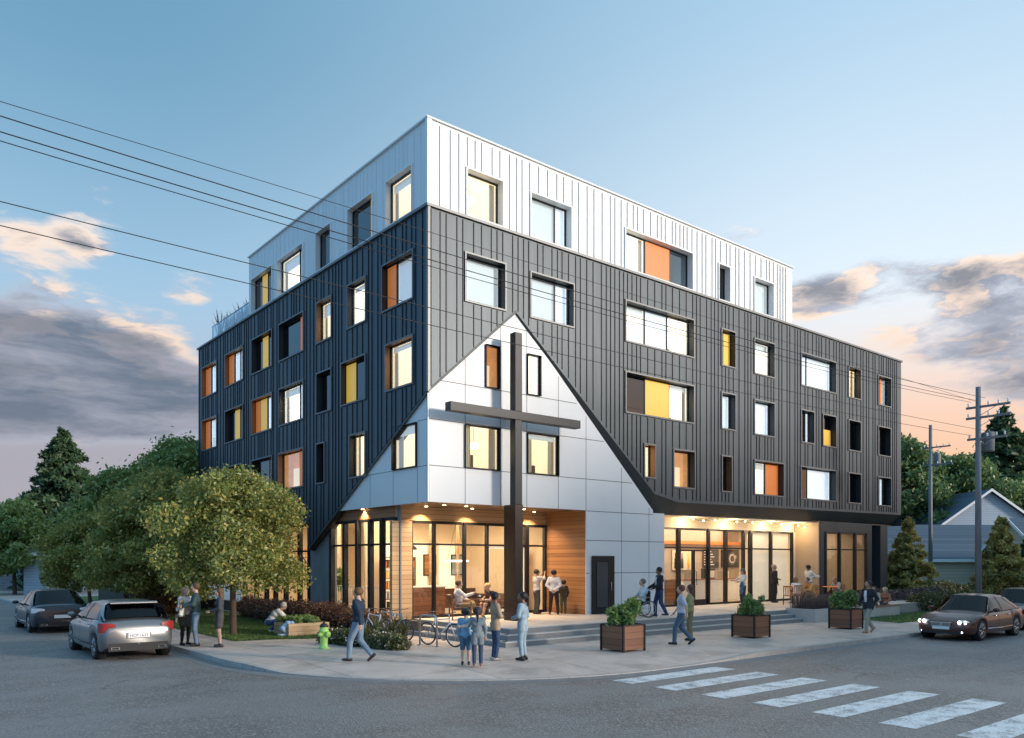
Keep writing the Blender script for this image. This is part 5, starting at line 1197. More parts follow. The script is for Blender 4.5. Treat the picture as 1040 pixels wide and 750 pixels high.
    if hb:
        b = MB(); V_ = []
        for a in (-1, -.6, 0, .6, 1): zb, z, w0, w1 = sec(g1); V_ += [(g1 + .05, a * w1 * .95, z + .025), (g1 - .20, a * w1 * .9, z + .012), (g1 - .18, a * w1 * .9, z - .03)]
        b.add(V_, [(3 * i + j, 3 * i + 3 + j, 3 * i + 4 + j, 3 * i + 1 + j) for i in range(4) for j in (0, 1)], paint, True); b.build('spoiler', T)
    return T
mat('paint_silver', (.21, .215, .22), .30, .7, coat=.7)
mat('paint_navy', (.008, .014, .026), .35, .0, coat=.45)
mat('paint_brown', (.07, .016, .008), .35, .0, coat=.45)
mat('paint_black', (.012, .015, .02), .3, .0, coat=.6)
mat('paint_white', (.7, .7, .7), .3, coat=.8)
car('parked_car', -8.13, 3.35, R_(90), 'paint_silver', 'silver grey hatchback seen from behind, parked by the kerb beside the embracing couple', 4.5, 1.88, 1.50, 'hatch', 2.9, plate='HCP·1632', lights='rear')
car('parked_car', -8.2, 13.4, R_(90), 'paint_navy', 'dark navy sedan seen from behind, parked farther up the left street', 4.75, 1.88, 1.50, 'sedan', 2.95, lights='clear')
car('moving_car', 15.5, -9.75, R_(180), 'paint_brown', 'dark brown sedan with its headlights on, driving past the man in the dark jacket', 4.75, 1.84, 1.43, 'sedan', 2.85, front_lit=True)
car('parked_car', 21.2, -9.3, R_(180), 'paint_black', 'dark car close behind the brown sedan, cut by the right edge', 4.6, 1.82, 1.5, 'sedan', 2.8)
x, y = D(893, 60); car('parked_car', x, y, R_(150), 'paint_white', 'white car half hidden behind the end column', 4.3, 1.8, 1.5, 'hatch', 2.6)
# ------------------------------------------------------------------ people: signed distance shapes turned into one closed skin
def sd_cone(P, a, b_, ra, rb):
    a = np.array(a, float); b_ = np.array(b_, float); ba = b_ - a; d = max(ba @ ba, 1e-9); h = np.clip(((P - a) @ ba) / d, 0, 1)
    return np.linalg.norm(P - a - h[..., None] * ba, axis=-1) - (ra + (rb - ra) * h)
def smin(a, b_, k):
    h = np.clip(.5 + .5 * (b_ - a) / k, 0, 1); return b_ + (a - b_) * h - k * h * (1 - h)
def union(P, prims, k=.035, off=0.0):
    d = None
    for a, b_, ra, rb in prims:
        q = sd_cone(P, a, b_, ra + off, rb + off); d = q if d is None else smin(d, q, k)
    return d
def surface_nets(fn, lo, hi, h):
    lo = np.array(lo); n = np.ceil((np.array(hi) - lo) / h).astype(int) + 1
    ax = [lo[i] + h * np.arange(n[i]) for i in range(3)]; Pg = np.stack(np.meshgrid(*ax, indexing='ij'), -1); D_ = fn(Pg); S = D_ < 0
    acc = np.zeros((n[0] - 1, n[1] - 1, n[2] - 1, 3)); cnt = np.zeros(acc.shape[:3])
    cs = [(i, j, k) for i in (0, 1) for j in (0, 1) for k in (0, 1)]
    def sl(A, c): return A[c[0]:n[0] - 1 + c[0], c[1]:n[1] - 1 + c[1], c[2]:n[2] - 1 + c[2]]
    for a in cs:
        for d in range(3):
            if a[d]: continue
            c = list(a); c[d] = 1; s0, s1, d0, d1 = sl(S, a), sl(S, c), sl(D_, a), sl(D_, c); m = s0 != s1
            t = np.where(m, d0 / np.where(np.abs(d0 - d1) < 1e-9, 1, d0 - d1), 0); p = np.zeros(acc.shape); p += np.array(a, float); p[..., d] += t
            acc += np.where(m[..., None], p, 0); cnt += m
    act = cnt > 0; idx = -np.ones(act.shape, int); idx[act] = np.arange(act.sum()); base = np.stack(np.meshgrid(*[np.arange(q - 1) for q in n], indexing='ij'), -1)
    V = lo + h * (base[act] + acc[act] / cnt[act][:, None]); F_ = []
    for d in range(3):
        u, v = (d + 1) % 3, (d + 2) % 3; sh = list(n); sh[d] -= 1
        A = [slice(None)] * 3; B_ = [slice(None)] * 3; A[d] = slice(0, n[d] - 1); B_[d] = slice(1, n[d])
        m = S[tuple(A)] != S[tuple(B_)]; I = np.argwhere(m); ins = S[tuple(A)][m]
        ok = (I[:, u] > 0) & (I[:, v] > 0) & (I[:, u] < n[u] - 1) & (I[:, v] < n[v] - 1); I = I[ok]; ins = ins[ok]
        def g(du, dv): J = I.copy(); J[:, u] -= du; J[:, v] -= dv; return idx[J[:, 0], J[:, 1], J[:, 2]]
        q = np.stack([g(0, 0), g(1, 0), g(1, 1), g(0, 1)], 1); q[~ins] = q[~ins][:, ::-1]; F_.append(q)
    return V, np.concatenate(F_)
def shape(fn, prims, h, pad=.06, cutlo=None):
    pts = np.array([p for a, b_, _, _ in prims for p in (a, b_)], float); r = max(max(q[2], q[3]) for q in prims) + pad
    return surface_nets(fn, pts.min(0) - r, pts.max(0) + r, h)
def v3(*a): return np.array(a, float)
POSE = {}
def base_pose():
    return dict(pel=v3(0, 0, .95), ch=v3(0, .0, 1.30), nk=v3(0, -.01, 1.475), hd=v3(0, .02, 1.615), look=0.0, nod=0.0,
                shL=v3(-.175, 0, 1.41), shR=v3(.175, 0, 1.41), elL=v3(-.235, -.03, 1.14), elR=v3(.235, -.03, 1.14), wrL=v3(-.235, .05, .90), wrR=v3(.235, .05, .90),
                hpL=v3(-.09, 0, .90), hpR=v3(.09, 0, .90), knL=v3(-.10, .03, .49), knR=v3(.10, .03, .49), anL=v3(-.10, -.02, .09), anR=v3(.10, -.02, .09), toeL=v3(-.03, 1, 0), toeR=v3(.03, 1, 0), liftL=0, liftR=0)
def pose(kind, **kw):
    p = base_pose()
    if kind == 'walk':
        p.update(knL=v3(-.09, .17, .50), anL=v3(-.09, .20, .09), knR=v3(.09, .0, .50), anR=v3(.09, -.30, .16), toeR=v3(0, .75, -.66), elL=v3(-.24, -.14, 1.15), wrL=v3(-.24, -.16, .91), elR=v3(.24, .05, 1.15), wrR=v3(.23, .20, .94))
    elif kind == 'folded': p.update(elL=v3(-.24, .06, 1.15), wrL=v3(.02, .22, 1.18), elR=v3(.24, .06, 1.15), wrR=v3(-.04, .25, 1.12))
    elif kind == 'fronthands': p.update(elL=v3(-.25, .02, 1.15), wrL=v3(-.10, .25, 1.08), elR=v3(.25, -.02, 1.14), wrR=v3(.22, .06, .91))
    elif kind == 'behind': p.update(elL=v3(-.27, -.10, 1.16), wrL=v3(-.06, -.17, .97), elR=v3(.27, -.10, 1.16), wrR=v3(.06, -.17, .97), anL=v3(-.16, 0, .09), anR=v3(.16, 0, .09), knL=v3(-.13, .02, .49), knR=v3(.13, .02, .49))
    elif kind == 'camera': p.update(elL=v3(-.30, .18, 1.38), wrL=v3(-.10, .30, 1.58), elR=v3(.30, .18, 1.40), wrR=v3(.10, .30, 1.58))
    elif kind == 'hold': p.update(elL=v3(-.24, .08, 1.14), wrL=v3(.02, .27, 1.10), elR=v3(.24, .10, 1.16), wrR=v3(-.02, .26, 1.24))
    elif kind == 'hugside': p.update(elR=v3(.36, .06, 1.30), wrR=v3(.50, .02, 1.36))
    elif kind == 'hugsideL': p.update(elL=v3(-.34, .04, 1.22), wrL=v3(-.50, .0, 1.20))
    elif kind == 'reach': p.update(elR=v3(.24, .20, 1.22), wrR=v3(.18, .45, 1.20), elL=v3(-.24, .18, 1.20), wrL=v3(-.16, .40, 1.15))
    elif kind == 'pushchair': p.update(elR=v3(.24, .06, 1.16), wrR=v3(.22, .32, 1.02), elL=v3(-.24, .06, 1.16), wrL=v3(-.22, .32, 1.02), knR=v3(.10, .12, .5), anR=v3(.1, .12, .09), knL=v3(-.1, -.02, .5), anL=v3(-.1, -.22, .12))
    if kind.startswith('sit'):
        dz = -.45
        for k in ('pel', 'ch', 'nk', 'hd', 'shL', 'shR', 'elL', 'elR', 'wrL', 'wrR', 'hpL', 'hpR'): p[k] = p[k] + v3(0, 0, dz)
        p.update(knL=v3(-.12, .44, .50), knR=v3(.12, .44, .50), anL=v3(-.12, .50, .09), anR=v3(.12, .42, .09), elL=v3(-.25, .08, .72), wrL=v3(-.14, .30, .64), elR=v3(.25, .08, .72), wrR=v3(.14, .30, .64))
        for k, y in (('ch', -.06), ('nk', -.06), ('hd', -.03), ('shL', -.06), ('shR', -.06)): p[k] = p[k] + v3(0, y, 0)
        if kind == 'sitgesture': p.update(elR=v3(.26, .14, .78), wrR=v3(.20, .40, .86), anL=v3(-.05, .62, .09), knL=v3(-.10, .46, .54), anR=v3(.12, .60, .09))
        if kind == 'sitlean':
            for k, y, z in (('ch', .14, -.04), ('nk', .24, -.06), ('hd', .30, -.06), ('shL', .20, -.05), ('shR', .20, -.05)): p[k] = p[k] + v3(0, y, z)
            p.update(elL=v3(-.24, .30, .66), wrL=v3(-.08, .46, .66), elR=v3(.24, .30, .66), wrR=v3(.08, .46, .66))
        if kind == 'sitcross': p.update(knR=v3(.02, .46, .60), anR=v3(-.10, .62, .30), toeR=v3(-.2, .8, -.3))
        if kind == 'sitwheel': p.update(knL=v3(-.1, .46, .52), knR=v3(.1, .46, .52), anL=v3(-.1, .62, .17), anR=v3(.1, .62, .17), wrL=v3(-.16, .34, .60), wrR=v3(.16, .34, .60))
    if kind == 'crouch':
        p.update(pel=v3(0, -.10, .36), ch=v3(0, .12, .66), nk=v3(0, .27, .80), hd=v3(0, .38, .90), shL=v3(-.17, .22, .76), shR=v3(.17, .22, .76), elL=v3(-.23, .42, .55), elR=v3(.23, .42, .55), wrL=v3(-.12, .62, .44), wrR=v3(.12, .62, .44),
                 hpL=v3(-.09, -.10, .36), hpR=v3(.09, -.10, .36), knL=v3(-.18, .32, .50), knR=v3(.16, .34, .44), anL=v3(-.12, .02, .10), anR=v3(.12, -.02, .12), nod=.7)
    if kind == 'kneel':
        p.update(pel=v3(0, -.05, .34), ch=v3(0, .20, .55), nk=v3(0, .36, .62), hd=v3(0, .50, .62), shL=v3(-.16, .32, .60), shR=v3(.16, .32, .60), elL=v3(-.22, .48, .42), elR=v3(.22, .48, .42), wrL=v3(-.12, .66, .38), wrR=v3(.12, .66, .38),
                 hpL=v3(-.09, -.05, .33), hpR=v3(.09, -.05, .33), knL=v3(-.10, .22, .08), knR=v3(.10, .22, .08), anL=v3(-.10, -.20, .08), anR=v3(.10, -.20, .08), toeL=v3(0, -.7, -.2), toeR=v3(0, -.7, -.2), nod=.9)
    if kind == 'carried':
        dz = -.30
        p.update(knL=v3(-.14, .30, .86), knR=v3(.14, .30, .86), anL=v3(-.16, .34, .52), anR=v3(.16, .34, .52), elL=v3(-.2, .14, 1.2), wrL=v3(-.12, .34, 1.3), elR=v3(.2, .14, 1.2), wrR=v3(.12, .34, 1.3))
    p.update(kw); return p
SKIN = {}
def cmat(c, rough=.8):
    k = ('cloth',) + tuple(c) + (rough,)
    if k not in SKIN:
        nm = 'cloth_%d' % len(SKIN); mat(nm, c, rough, var=.22, vscale=7, bump=.7, bscale=11); SKIN[k] = nm
    return SKIN[k]
mat('eye_dark', (.02, .015, .012), .2); mat('eye_white', (.7, .68, .66), .3); mat('lips', (.42, .17, .14), .5)
def person(loc, ang, P, h, label, top=(.5, .5, .5), bot=(.05, .07, .12), shoe=(.03, .025, .02), skin=(.5, .32, .23), hair=(.03, .02, .015), style='short', bottom='trousers', sleeve=1.0, coat=0.0,
           woman=False, group=None, extra=None, res=.017, hat=None, dress=None, child=False, inner=None):
    """ang: world direction the body faces, degrees. P: pose dictionary in a 1.75 m frame."""
    T = empty('person', loc, R_(ang - 90), label, 'person', group); s = h / 1.75; T.scale = (1, 1, 1)
    J = {k: (v * s if isinstance(v, np.ndarray) and not k.startswith('toe') else v) for k, v in P.items()}
    sk = cmat(skin, .5); w = s * (.92 if woman else 1.0); hs = s * (1.06 if not child else 1.26)
    if woman:
        for k in ('shL', 'shR'): J[k] = J[k] * v3(.9, 1, 1)
    pel, ch, nk, hd = J['pel'], J['ch'], J['nk'], J['hd']; up = ch - pel; up = up / np.linalg.norm(up); rt = v3(1, 0, 0)
    waist = pel + (ch - pel) * .45
    torso = [(pel - rt * .075 * w, pel + rt * .075 * w, .105 * w, .105 * w), (waist - rt * .06 * w, waist + rt * .06 * w, .092 * w, .092 * w), (ch - rt * .085 * w, ch + rt * .085 * w, .112 * w, .112 * w),
             (pel, waist, .11 * w, .10 * w), (waist, ch, .10 * w, .115 * w), (J['shL'] * .96 + ch * .04, J['shR'] * .96 + ch * .04, .062 * w, .062 * w)]
    if woman: torso += [(ch + v3(-.06, .075, -.02) * s, ch + v3(.06, .075, -.02) * s, .058 * s, .058 * s)]
    arms, legs = [], []
    for q in 'LR':
        arms += [(J['sh' + q], J['el' + q], .050 * w, .040 * w), (J['el' + q], J['wr' + q], .039 * w, .026 * w)]
        legs += [(J['hp' + q], J['kn' + q], .088 * w, .058 * w), (J['kn' + q], J['kn' + q] * .62 + J['an' + q] * .38, .056 * w, .056 * w), (J['kn' + q] * .62 + J['an' + q] * .38, J['an' + q], .055 * w, .034 * w)]
    neck = [(ch + (nk - ch) * .8, hd - v3(0, .01, .06) * hs, .060 * w, .056 * w)]
    body = torso + arms + legs + neck
    V, Fq = shape(lambda X: union(X, body, .035 * s), body, res * max(s, .7))
    MBb = MB(); MBb.add(V, [tuple(f) for f in Fq], sk, True)
    # head, finer: skull, jaw, nose, brow, ears
    c = hd; nod = J['nod']; lk = J['look']; cr, sr = math.cos(lk), math.sin(lk); cn, sn = math.cos(nod), math.sin(nod)
    Rm = np.array([[cr, -sr, 0], [sr, cr, 0], [0, 0, 1]]) @ np.array([[1, 0, 0], [0, cn, sn], [0, -sn, cn]])
    def hp(x, y, z): return c + Rm @ (v3(x, y, z) * hs)
    head = [(hp(-.012, -.02, .035), hp(.012, -.02, .035), .088 * hs, .088 * hs), (hp(0, .03, -.01), hp(0, .028, .03), .068 * hs, .07 * hs), (hp(0, .045, -.065), hp(0, .05, -.07), .042 * hs, .034 * hs), (hp(0, .094, .005), hp(0, .108, -.022), .009 * hs, .014 * hs),
            (hp(-.03, .082, .028), hp(.03, .082, .028), .014 * hs, .014 * hs), (hp(-.082, -.01, -.01), hp(-.088, -.018, .02), .012 * hs, .014 * hs), (hp(.082, -.01, -.01), hp(.088, -.018, .02), .012 * hs, .014 * hs)]
    V, Fq = shape(lambda X: union(X, head, .016 * hs), head, .0085 * hs + .001, .03); MBb.add(V, [tuple(f) for f in Fq], sk, True)
    for x in (-.032, .032): MBb.ball(hp(x, .087, .008), .012 * hs, 'eye_white', 5); MBb.ball(hp(x, .0965, .008), .006 * hs, 'eye_dark', 5)
    MBb.tube([hp(-.02, .086, -.045), hp(0, .092, -.044), hp(.02, .086, -.045)], .005 * hs, 'lips', 5)
    # hands: palm and five curled fingers
    for q, sg in (('L', -1), ('R', 1)):
        e, wv = J['el' + q], J['wr' + q]; d = (wv - e); d = d / np.linalg.norm(d); side = np.cross(d, v3(0, 1, .3)); side = side / max(np.linalg.norm(side), 1e-6); nrm = np.cross(side, d)
        if nrm @ v3(0, 1, 0) < 0: nrm = -nrm
        pc = wv + d * .075 * s; MBb.tube([wv - d * .01, wv + d * .03 * s, pc, pc + d * .012 * s], [.024 * s, .034 * s, .036 * s, .018 * s], sk, 8)
        for i, (o, l) in enumerate(((-.026, .066), (-.009, .076), (.009, .070), (.025, .054))):
            a = wv + d * .078 * s + side * o * s; m = a + d * l * .55 * s + nrm * .006 * s; t_ = m + d * l * .42 * s + nrm * .026 * s; MBb.tube([a, m, t_], [.0095 * s, .0085 * s, .006 * s], sk, 6)
        th = np.cross(d, nrm) * sg; a = wv + d * .03 * s + th * .022 * s; MBb.tube([a, a + d * .03 * s + th * .028 * s + nrm * .012 * s, a + d * .058 * s + th * .03 * s + nrm * .028 * s], [.012 * s, .011 * s, .007 * s], sk, 6)
    MBb.build('body', T)
    # clothes
    def cloth(name, prims, off, cm, k=.03, cut=None, r=res):
        fn = lambda X: union(X, prims, k * s, off)
        if cut is not None: f0 = fn; fn = lambda X: np.maximum(f0(X), cut(X))
        V, Fq = shape(fn, prims, r * max(s, .7), .07); b = MB(); b.add(V, [tuple(f) for f in Fq], cm, True); return b.build(name, T)
    tm = cmat(top); bm_ = cmat(bot); sl = []
    for q in 'LR':
        a, e, wv = J['sh' + q], J['el' + q], J['wr' + q]
        if sleeve > .5: f = (sleeve - .5) * 2; sl += [(a, e, .058 * w, .047 * w), (e, e + (wv - e) * f * .96, .046 * w, .034 * w)]
        else: sl += [(a, a + (e - a) * sleeve * 2, .06 * w, .052 * w)]
    tp = list(torso) + sl
    if coat: # hem below the hips
        for q in 'LR': hpq, kn = J['hp' + q], J['kn' + q]; tp.append((hpq, hpq + (kn - hpq) * coat, .10 * w, .098 * w))
    cloth('jacket' if coat else 'shirt', tp, .014 * s, tm)
    if inner: b = MB(); cc = ch + v3(0, .128 * w, .02); b.tube([cc + v3(0, .0, .10) * s, cc + v3(0, .008, -.05) * s, cc + v3(0, -.004, -.28) * s], [.035 * s, .05 * s, .04 * s], cmat(inner), 8); b.build('inner_shirt', T)
    lg = [torso[0]]
    stop = {'trousers': .95, 'shorts': -1, 'cropped': .8}.get(bottom, .95)
    if bottom in ('trousers', 'cropped', 'shorts'):
        for q in 'LR':
            a, k_, n_ = J['hp' + q], J['kn' + q], J['an' + q]
            if stop < 0: lg += [(a, a + (k_ - a) * .92, .092 * w, .075 * w)]
            else: lg += [(a, k_, .092 * w, .064 * w), (k_, k_ + (n_ - k_) * stop, .062 * w, .050 * w)]
        cloth('trousers' if stop > 0 else 'shorts', lg, .010 * s, bm_)
    else:   # skirt or dress
        kn = (J['knL'] + J['knR']) / 2; L_ = .62 if bottom == 'skirt' else .5; pr = [torso[0]] + [(J['hp' + q], J['hp' + q] + (J['kn' + q] - J['hp' + q]) * L_, .105 * w, .10 * w) for q in 'LR'] + [((J['hpL'] + J['hpR']) / 2, pel + (kn - pel) * L_, .11 * w, .115 * w)]
        cloth('skirt', pr, .016 * s, bm_)
        if dress is not None: cloth('tights', [t_ for t_ in legs], .006 * s, cmat(dress))
    for q in 'LR':
        an = J['an' + q]; td = J['toe' + q]; td = td / np.linalg.norm(td); d0 = v3(0, 0, -.045) * s if abs(td[2]) < .5 else v3(0, -.03, -.03) * s
        heel = an + d0 - td * .05 * s; toe = an + d0 + td * .15 * s; zf = min(heel[2], toe[2]) - .044 * s
        fn = lambda X, heel=heel, toe=toe, an=an: np.maximum(union(X, [(heel, toe, .040 * s, .034 * s), (an, an + d0 * .6, .045 * s, .042 * s)], .03 * s), zf - X[..., 2] if abs(td[2]) < .5 else -1 - X[..., 2] * 0)
        V, Fq = surface_nets(fn, np.minimum(np.minimum(heel, toe), an) - .07, np.maximum(np.maximum(heel, toe), an) + .07, .0125); b = MB(); b.add(V, [tuple(f) for f in Fq], cmat(shoe, .5), True); b.build('shoe', T)
    # hair
    hm = cmat(hair, .65); hr = [(hp(-.014, -.028, .045), hp(.014, -.028, .045), .099 * hs, .099 * hs)]
    keep = lambda X: np.minimum(((X - hp(0, .012, -.02)) @ (Rm @ v3(0, .80, -.60))) , ((X - hp(0, .05, .02)) @ (Rm @ v3(0, 1, 0)) + 0) ) * 1.0
    if style != 'bald':
        def hf(X):
            d = union(X, hr, .02 * hs)
            d = np.maximum(d, (X - hp(0, .045, .03)) @ (Rm @ v3(0, .86, -.5)))       # clear of the face
            d = np.maximum(d, -((X - hp(0, 0, -.055)) @ (Rm @ v3(0, 0, 1))))
            if style in ('long', 'tail', 'bun'):
                ex = {'long': [(hp(0, -.06, 0), hp(0, -.085, -.20), .075 * hs, .055 * hs), (hp(-.06, -.03, 0), hp(-.06, -.05, -.14), .035 * hs, .03 * hs), (hp(.06, -.03, 0), hp(.06, -.05, -.14), .035 * hs, .03 * hs)],
                      'tail': [(hp(0, -.11, .05), hp(0, -.14, -.02), .032 * hs, .035 * hs), (hp(0, -.14, -.02), hp(0, -.12, -.24), .034 * hs, .012 * hs)], 'bun': [(hp(0, -.10, .09), hp(0, -.12, .10), .042 * hs, .042 * hs)]}[style]
                d = smin(d, union(X, ex, .03 * hs), .02)
            return d
        V, Fq = surface_nets(hf, hp(0, 0, 0) - np.array([.17, .24, .32]) * hs, hp(0, 0, 0) + np.array([.17, .24, .20]) * hs, .011); b = MB(); b.add(V, [tuple(f) for f in Fq], hm, True); b.build('hair', T)
    if hat:
        b = MB(); ct = hp(0, -.015, .07); b.lathe(ct, [(.103 * hs, -.02), (.105 * hs, .02), (.09 * hs, .055), (.05 * hs, .078), (.01, .085)], cmat(hat), 14, tuple(Rm @ v3(0, 0, 1)))
        b.tube([hp(0, .07, .055), hp(0, .15, .045)], [.07 * hs, .05 * hs], cmat(hat), 8) if False else b.add([tuple(hp(x, y, z)) for x, y, z in ((-.075, .06, .06), (.075, .06, .06), (.05, .155, .045), (-.05, .155, .045), (-.075, .06, .072), (.075, .06, .072), (.05, .155, .055), (-.05, .155, .055))], [(3, 2, 1, 0), (4, 5, 6, 7), (0, 1, 5, 4), (1, 2, 6, 5), (2, 3, 7, 6), (3, 0, 4, 7)], cmat(hat)); b.build('cap', T)
    if extra: extra(T, J, s, cloth, w, torso)
    return T
FAR_, NEAR_, RIGHT_, LEFT_ = 51, 231, -39, 141
BLK, JEAN, LJEAN, WHT = (.015, .015, .018), (.035, .065, .14), (.16, .22, .30), (.72, .72, .72)
# left group
person((*G(188, 655.5, SW), SW), -75, pose('hold', look=.1), 1.66, 'woman in white top, dark skirt and black tights holding a small child', (.66, .60, .54), (.05, .055, .045), BLK, hair=(.35, .2, .1), style='long', bottom='skirt', dress=(.012, .012, .014), woman=True)
x, y = G(184.5, 656.5, SW); person((x, y, SW + .42), 100, pose('carried'), .88, 'small fair haired child in white, carried in the arms of the woman in white', (.7, .66, .6), (.3, .26, .2), (.2, .12, .08), hair=(.5, .36, .18), style='short', child=True)
person((*G(199, 656.5, SW), SW), 165, pose('stand', elL=v3(-.25, .08, 1.16), wrL=v3(-.16, .33, 1.12), elR=v3(.25, .1, 1.16), wrR=v3(.1, .34, 1.10)), 1.80, 'man in dark teal jacket and light jeans facing the woman with the child', (.03, .06, .06), LJEAN, BLK, hair=(.10, .05, .02))
person((*G(223, 657.5, SW), SW), 165, pose('fronthands'), 1.66, 'woman in short dark grey dress and high shoes alone beside the slim trunk', (.05, .05, .06), (.055, .05, .055), (.02, .015, .02), hair=(.12, .06, .03), style='long', bottom='skirt', dress=(.38, .25, .18), woman=True)
person((*G(276, 643, SW), SW), -25, pose('crouch'), 1.72, 'person in white shirt and blue jeans crouching on the lawn by the timber bed', (.68, .66, .62), (.05, .10, .26), (.6, .6, .6), hair=(.5, .48, .45), sleeve=.5)
person((*G(288, 647, SW), SW), -5, pose('kneel'), 1.30, 'child in light blue shirt kneeling and leaning into the timber bed', (.36, .52, .72), (.36, .42, .5), (.5, .3, .15), hair=(.2, .1, .05), child=True)
person((*G(364, 672, SW), SW), 128, pose('walk', wrR=v3(.14, .12, .92)), 1.78, 'man in navy shirt and faded jeans striding past the green hydrant', (.012, .028, .055), LJEAN, (.05, .025, .015), hair=(.14, .07, .03))
# four friends
person((*G(473, 675.5, SW), SW), 48, pose('hugside'), 1.30, 'boy in light blue hooded top and shorts hugging the girl beside him', (.16, .32, .46), (.06, .13, .20), (.02, .02, .02), hair=(.02, .02, .02), bottom='shorts', child=True)
person((*G(485, 677, SW), SW), 56, pose('hugsideL'), 1.34, 'girl in grey coat and jeans with a dark ponytail, hugged by the boy', (.17, .20, .22), (.03, .05, .10), (.25, .12, .1), hair=(.03, .02, .025), style='tail', coat=.45, woman=True, child=True)
person((*G(503, 671, SW), SW), -20, pose('folded'), 1.66, 'woman in tan jacket and jeans with folded arms and black hair', (.36, .26, .17), (.025, .055, .12), (.3, .27, .25), hair=(.012, .01, .01), style='bun', skin=(.22, .11, .07), coat=.15, woman=True)
person((*G(531, 671, SW), SW), 118, pose('fronthands', look=.5), 1.66, 'woman in pale blue trouser suit with a black ponytail, back to the street', (.27, .36, .42), (.25, .34, .40), (.02, .018, .02), hair=(.012, .01, .012), style='tail', skin=(.2, .1, .06), bottom='cropped', coat=.25, woman=True)
# on the plaza
person((5.73, 1.45, PL), -15, pose('camera'), 1.66, 'man in pale shirt and grey trousers raising a camera with both hands', (.55, .52, .52), (.05, .05, .06), BLK, hair=(.05, .03, .02), sleeve=.5)
person((6.05, .85, PL), 40, pose('behind'), 1.64, 'man in white shirt and black trousers with hands behind his back', (.68, .66, .66), BLK, BLK, hair=(.015, .012, .01))
person((6.62, .95, PL), 60, pose('fronthands'), 1.24, 'small boy in olive trousers beside the man in the white shirt', (.05, .045, .03), (.09, .10, .06), BLK, hair=(.03, .02, .015), child=True)
person((8.3, -2.25, PL), LEFT_ + 10, pose('pushchair', nod=.25), 1.74, 'man in dark jacket and jeans pushing the wheelchair', (.012, .012, .02), (.03, .05, .13), (.03, .04, .08), hair=(.012, .01, .01), skin=(.2, .1, .06), inner=(.6, .62, .62))
person((7.60, -2.05, PL + .06), LEFT_ + 10, pose('sitwheel'), 1.72, 'man in light blue shirt and black trousers seated in the wheelchair', (.42, .56, .66), (.015, .012, .02), BLK, hair=(.15, .13, .12), sleeve=.55)
person((*G(692, 655, SW), SW), 128, pose('walk'), 1.72, 'person in grey t-shirt and jeans walking past the first planter', (.42, .45, .50), (.06, .11, .17), BLK, hair=(.14, .045, .025), sleeve=.4)
x, y = G(701, 651, SW); person((x, y, SW), 120, pose('stand'), 1.70, 'woman with long brown hair walking just behind the person in grey t-shirt', (.30, .28, .12), (.18, .16, .08), BLK, hair=(.10, .04, .025), style='long', woman=True)
# shop and terrace
def apron(T, J, s, cloth, w, torso):
    f = v3(0, .03, 0); a = [(J['pel'] - v3(.07, -.02, .02) * s, J['pel'] + v3(.07, .02, -.02) * s, .10 * w, .10 * w), (J['pel'], J['knL'] * .3 + J['knR'] * .3 + J['pel'] * .4 + f, .12 * w, .13 * w), (J['ch'] + v3(-.05, .045, -.04) * s, J['pel'] + f, .075 * w, .11 * w)]
    cloth('apron', a, .018 * s, cmat((.07, .16, .28)))
person((16.5, .0, PL), 165, pose('reach'), 1.62, 'shop worker in cap, white shirt and blue apron carrying a tray by the shop glass', (.62, .62, .60), (.03, .05, .09), BLK, hair=(.12, .07, .04), style='tail', woman=True, hat=(.05, .14, .18), extra=apron)
person((19.75, .55, PL), -30, pose('fronthands'), 1.80, 'man all in black standing at the terrace beside the shop glass', BLK, BLK, BLK, hair=(.45, .35, .2), skin=(.45, .28, .2))
person((19.9, -.55, PL), 45, pose('sitlean'), 1.70, 'person in white top seated at the terrace table, back to the street', (.7, .66, .66), (.2, .2, .22), BLK, hair=(.2, .12, .07), style='long', woman=True, sleeve=.4)
person((20.6, -.9, PL), 160, pose('sitlean'), 1.70, 'person in orange top seated at the terrace table', (.55, .30, .10), (.25, .15, .08), BLK, hair=(.12, .07, .04))
person((21.9, .05, PL), -20, pose('reach'), 1.78, 'waiter in white shirt and brown trousers standing between the terrace tables', (.72, .70, .66), (.10, .05, .03), BLK, hair=(.015, .012, .01), skin=(.2, .1, .06))
person((23.3, -.7, PL), 170, pose('sitlean'), 1.70, 'person in speckled pale top seated at the terrace table by the bay window', (.45, .40, .34), (.1, .06, .06), BLK, hair=(.3, .2, .12), style='long', woman=True)
person((20.85, -3.70, SW), 195, pose('sitgesture'), 1.75, 'man in black waistcoat and cream shirt seated on the concrete bench', (.40, .36, .28), (.04, .06, .07), BLK, hair=(.03, .02, .02), sleeve=.9)
person((21.75, -3.75, SW), 190, pose('sitcross'), 1.68, 'woman in brown top seated on the concrete bench behind the planter shrub', (.30, .12, .07), (.05, .05, .06), BLK, hair=(.4, .3, .2), style='long', woman=True)
person((*G(882, 643, SW), SW), 165, pose('walk', wrL=v3(-.16, .02, .88)), 1.76, 'man in dark jacket, white shirt and beige trousers walking in front of the brown sedan', (.02, .022, .028), (.30, .28, .23), (.30, .17, .09), hair=(.05, .03, .02), coat=.15, inner=(.7, .7, .7), skin=(.35, .2, .13))
# seated pair by the lobby glass
person((1.95, 1.05, PL), -25, pose('sitgesture'), 1.78, 'bearded man in white shirt and tan trousers seated and gesturing in an armchair', (.62, .60, .58), (.36, .24, .12), (.5, .48, .46), hair=(.08, .04, .02))
person((3.25, .85, PL), 175, pose('sitlean'), 1.70, 'fair woman in dark vest seated opposite the bearded man', (.05, .02, .02), (.04, .02, .02), (.3, .2, .12), hair=(.5, .33, .15), style='bun', woman=True, sleeve=.2, bottom='skirt')

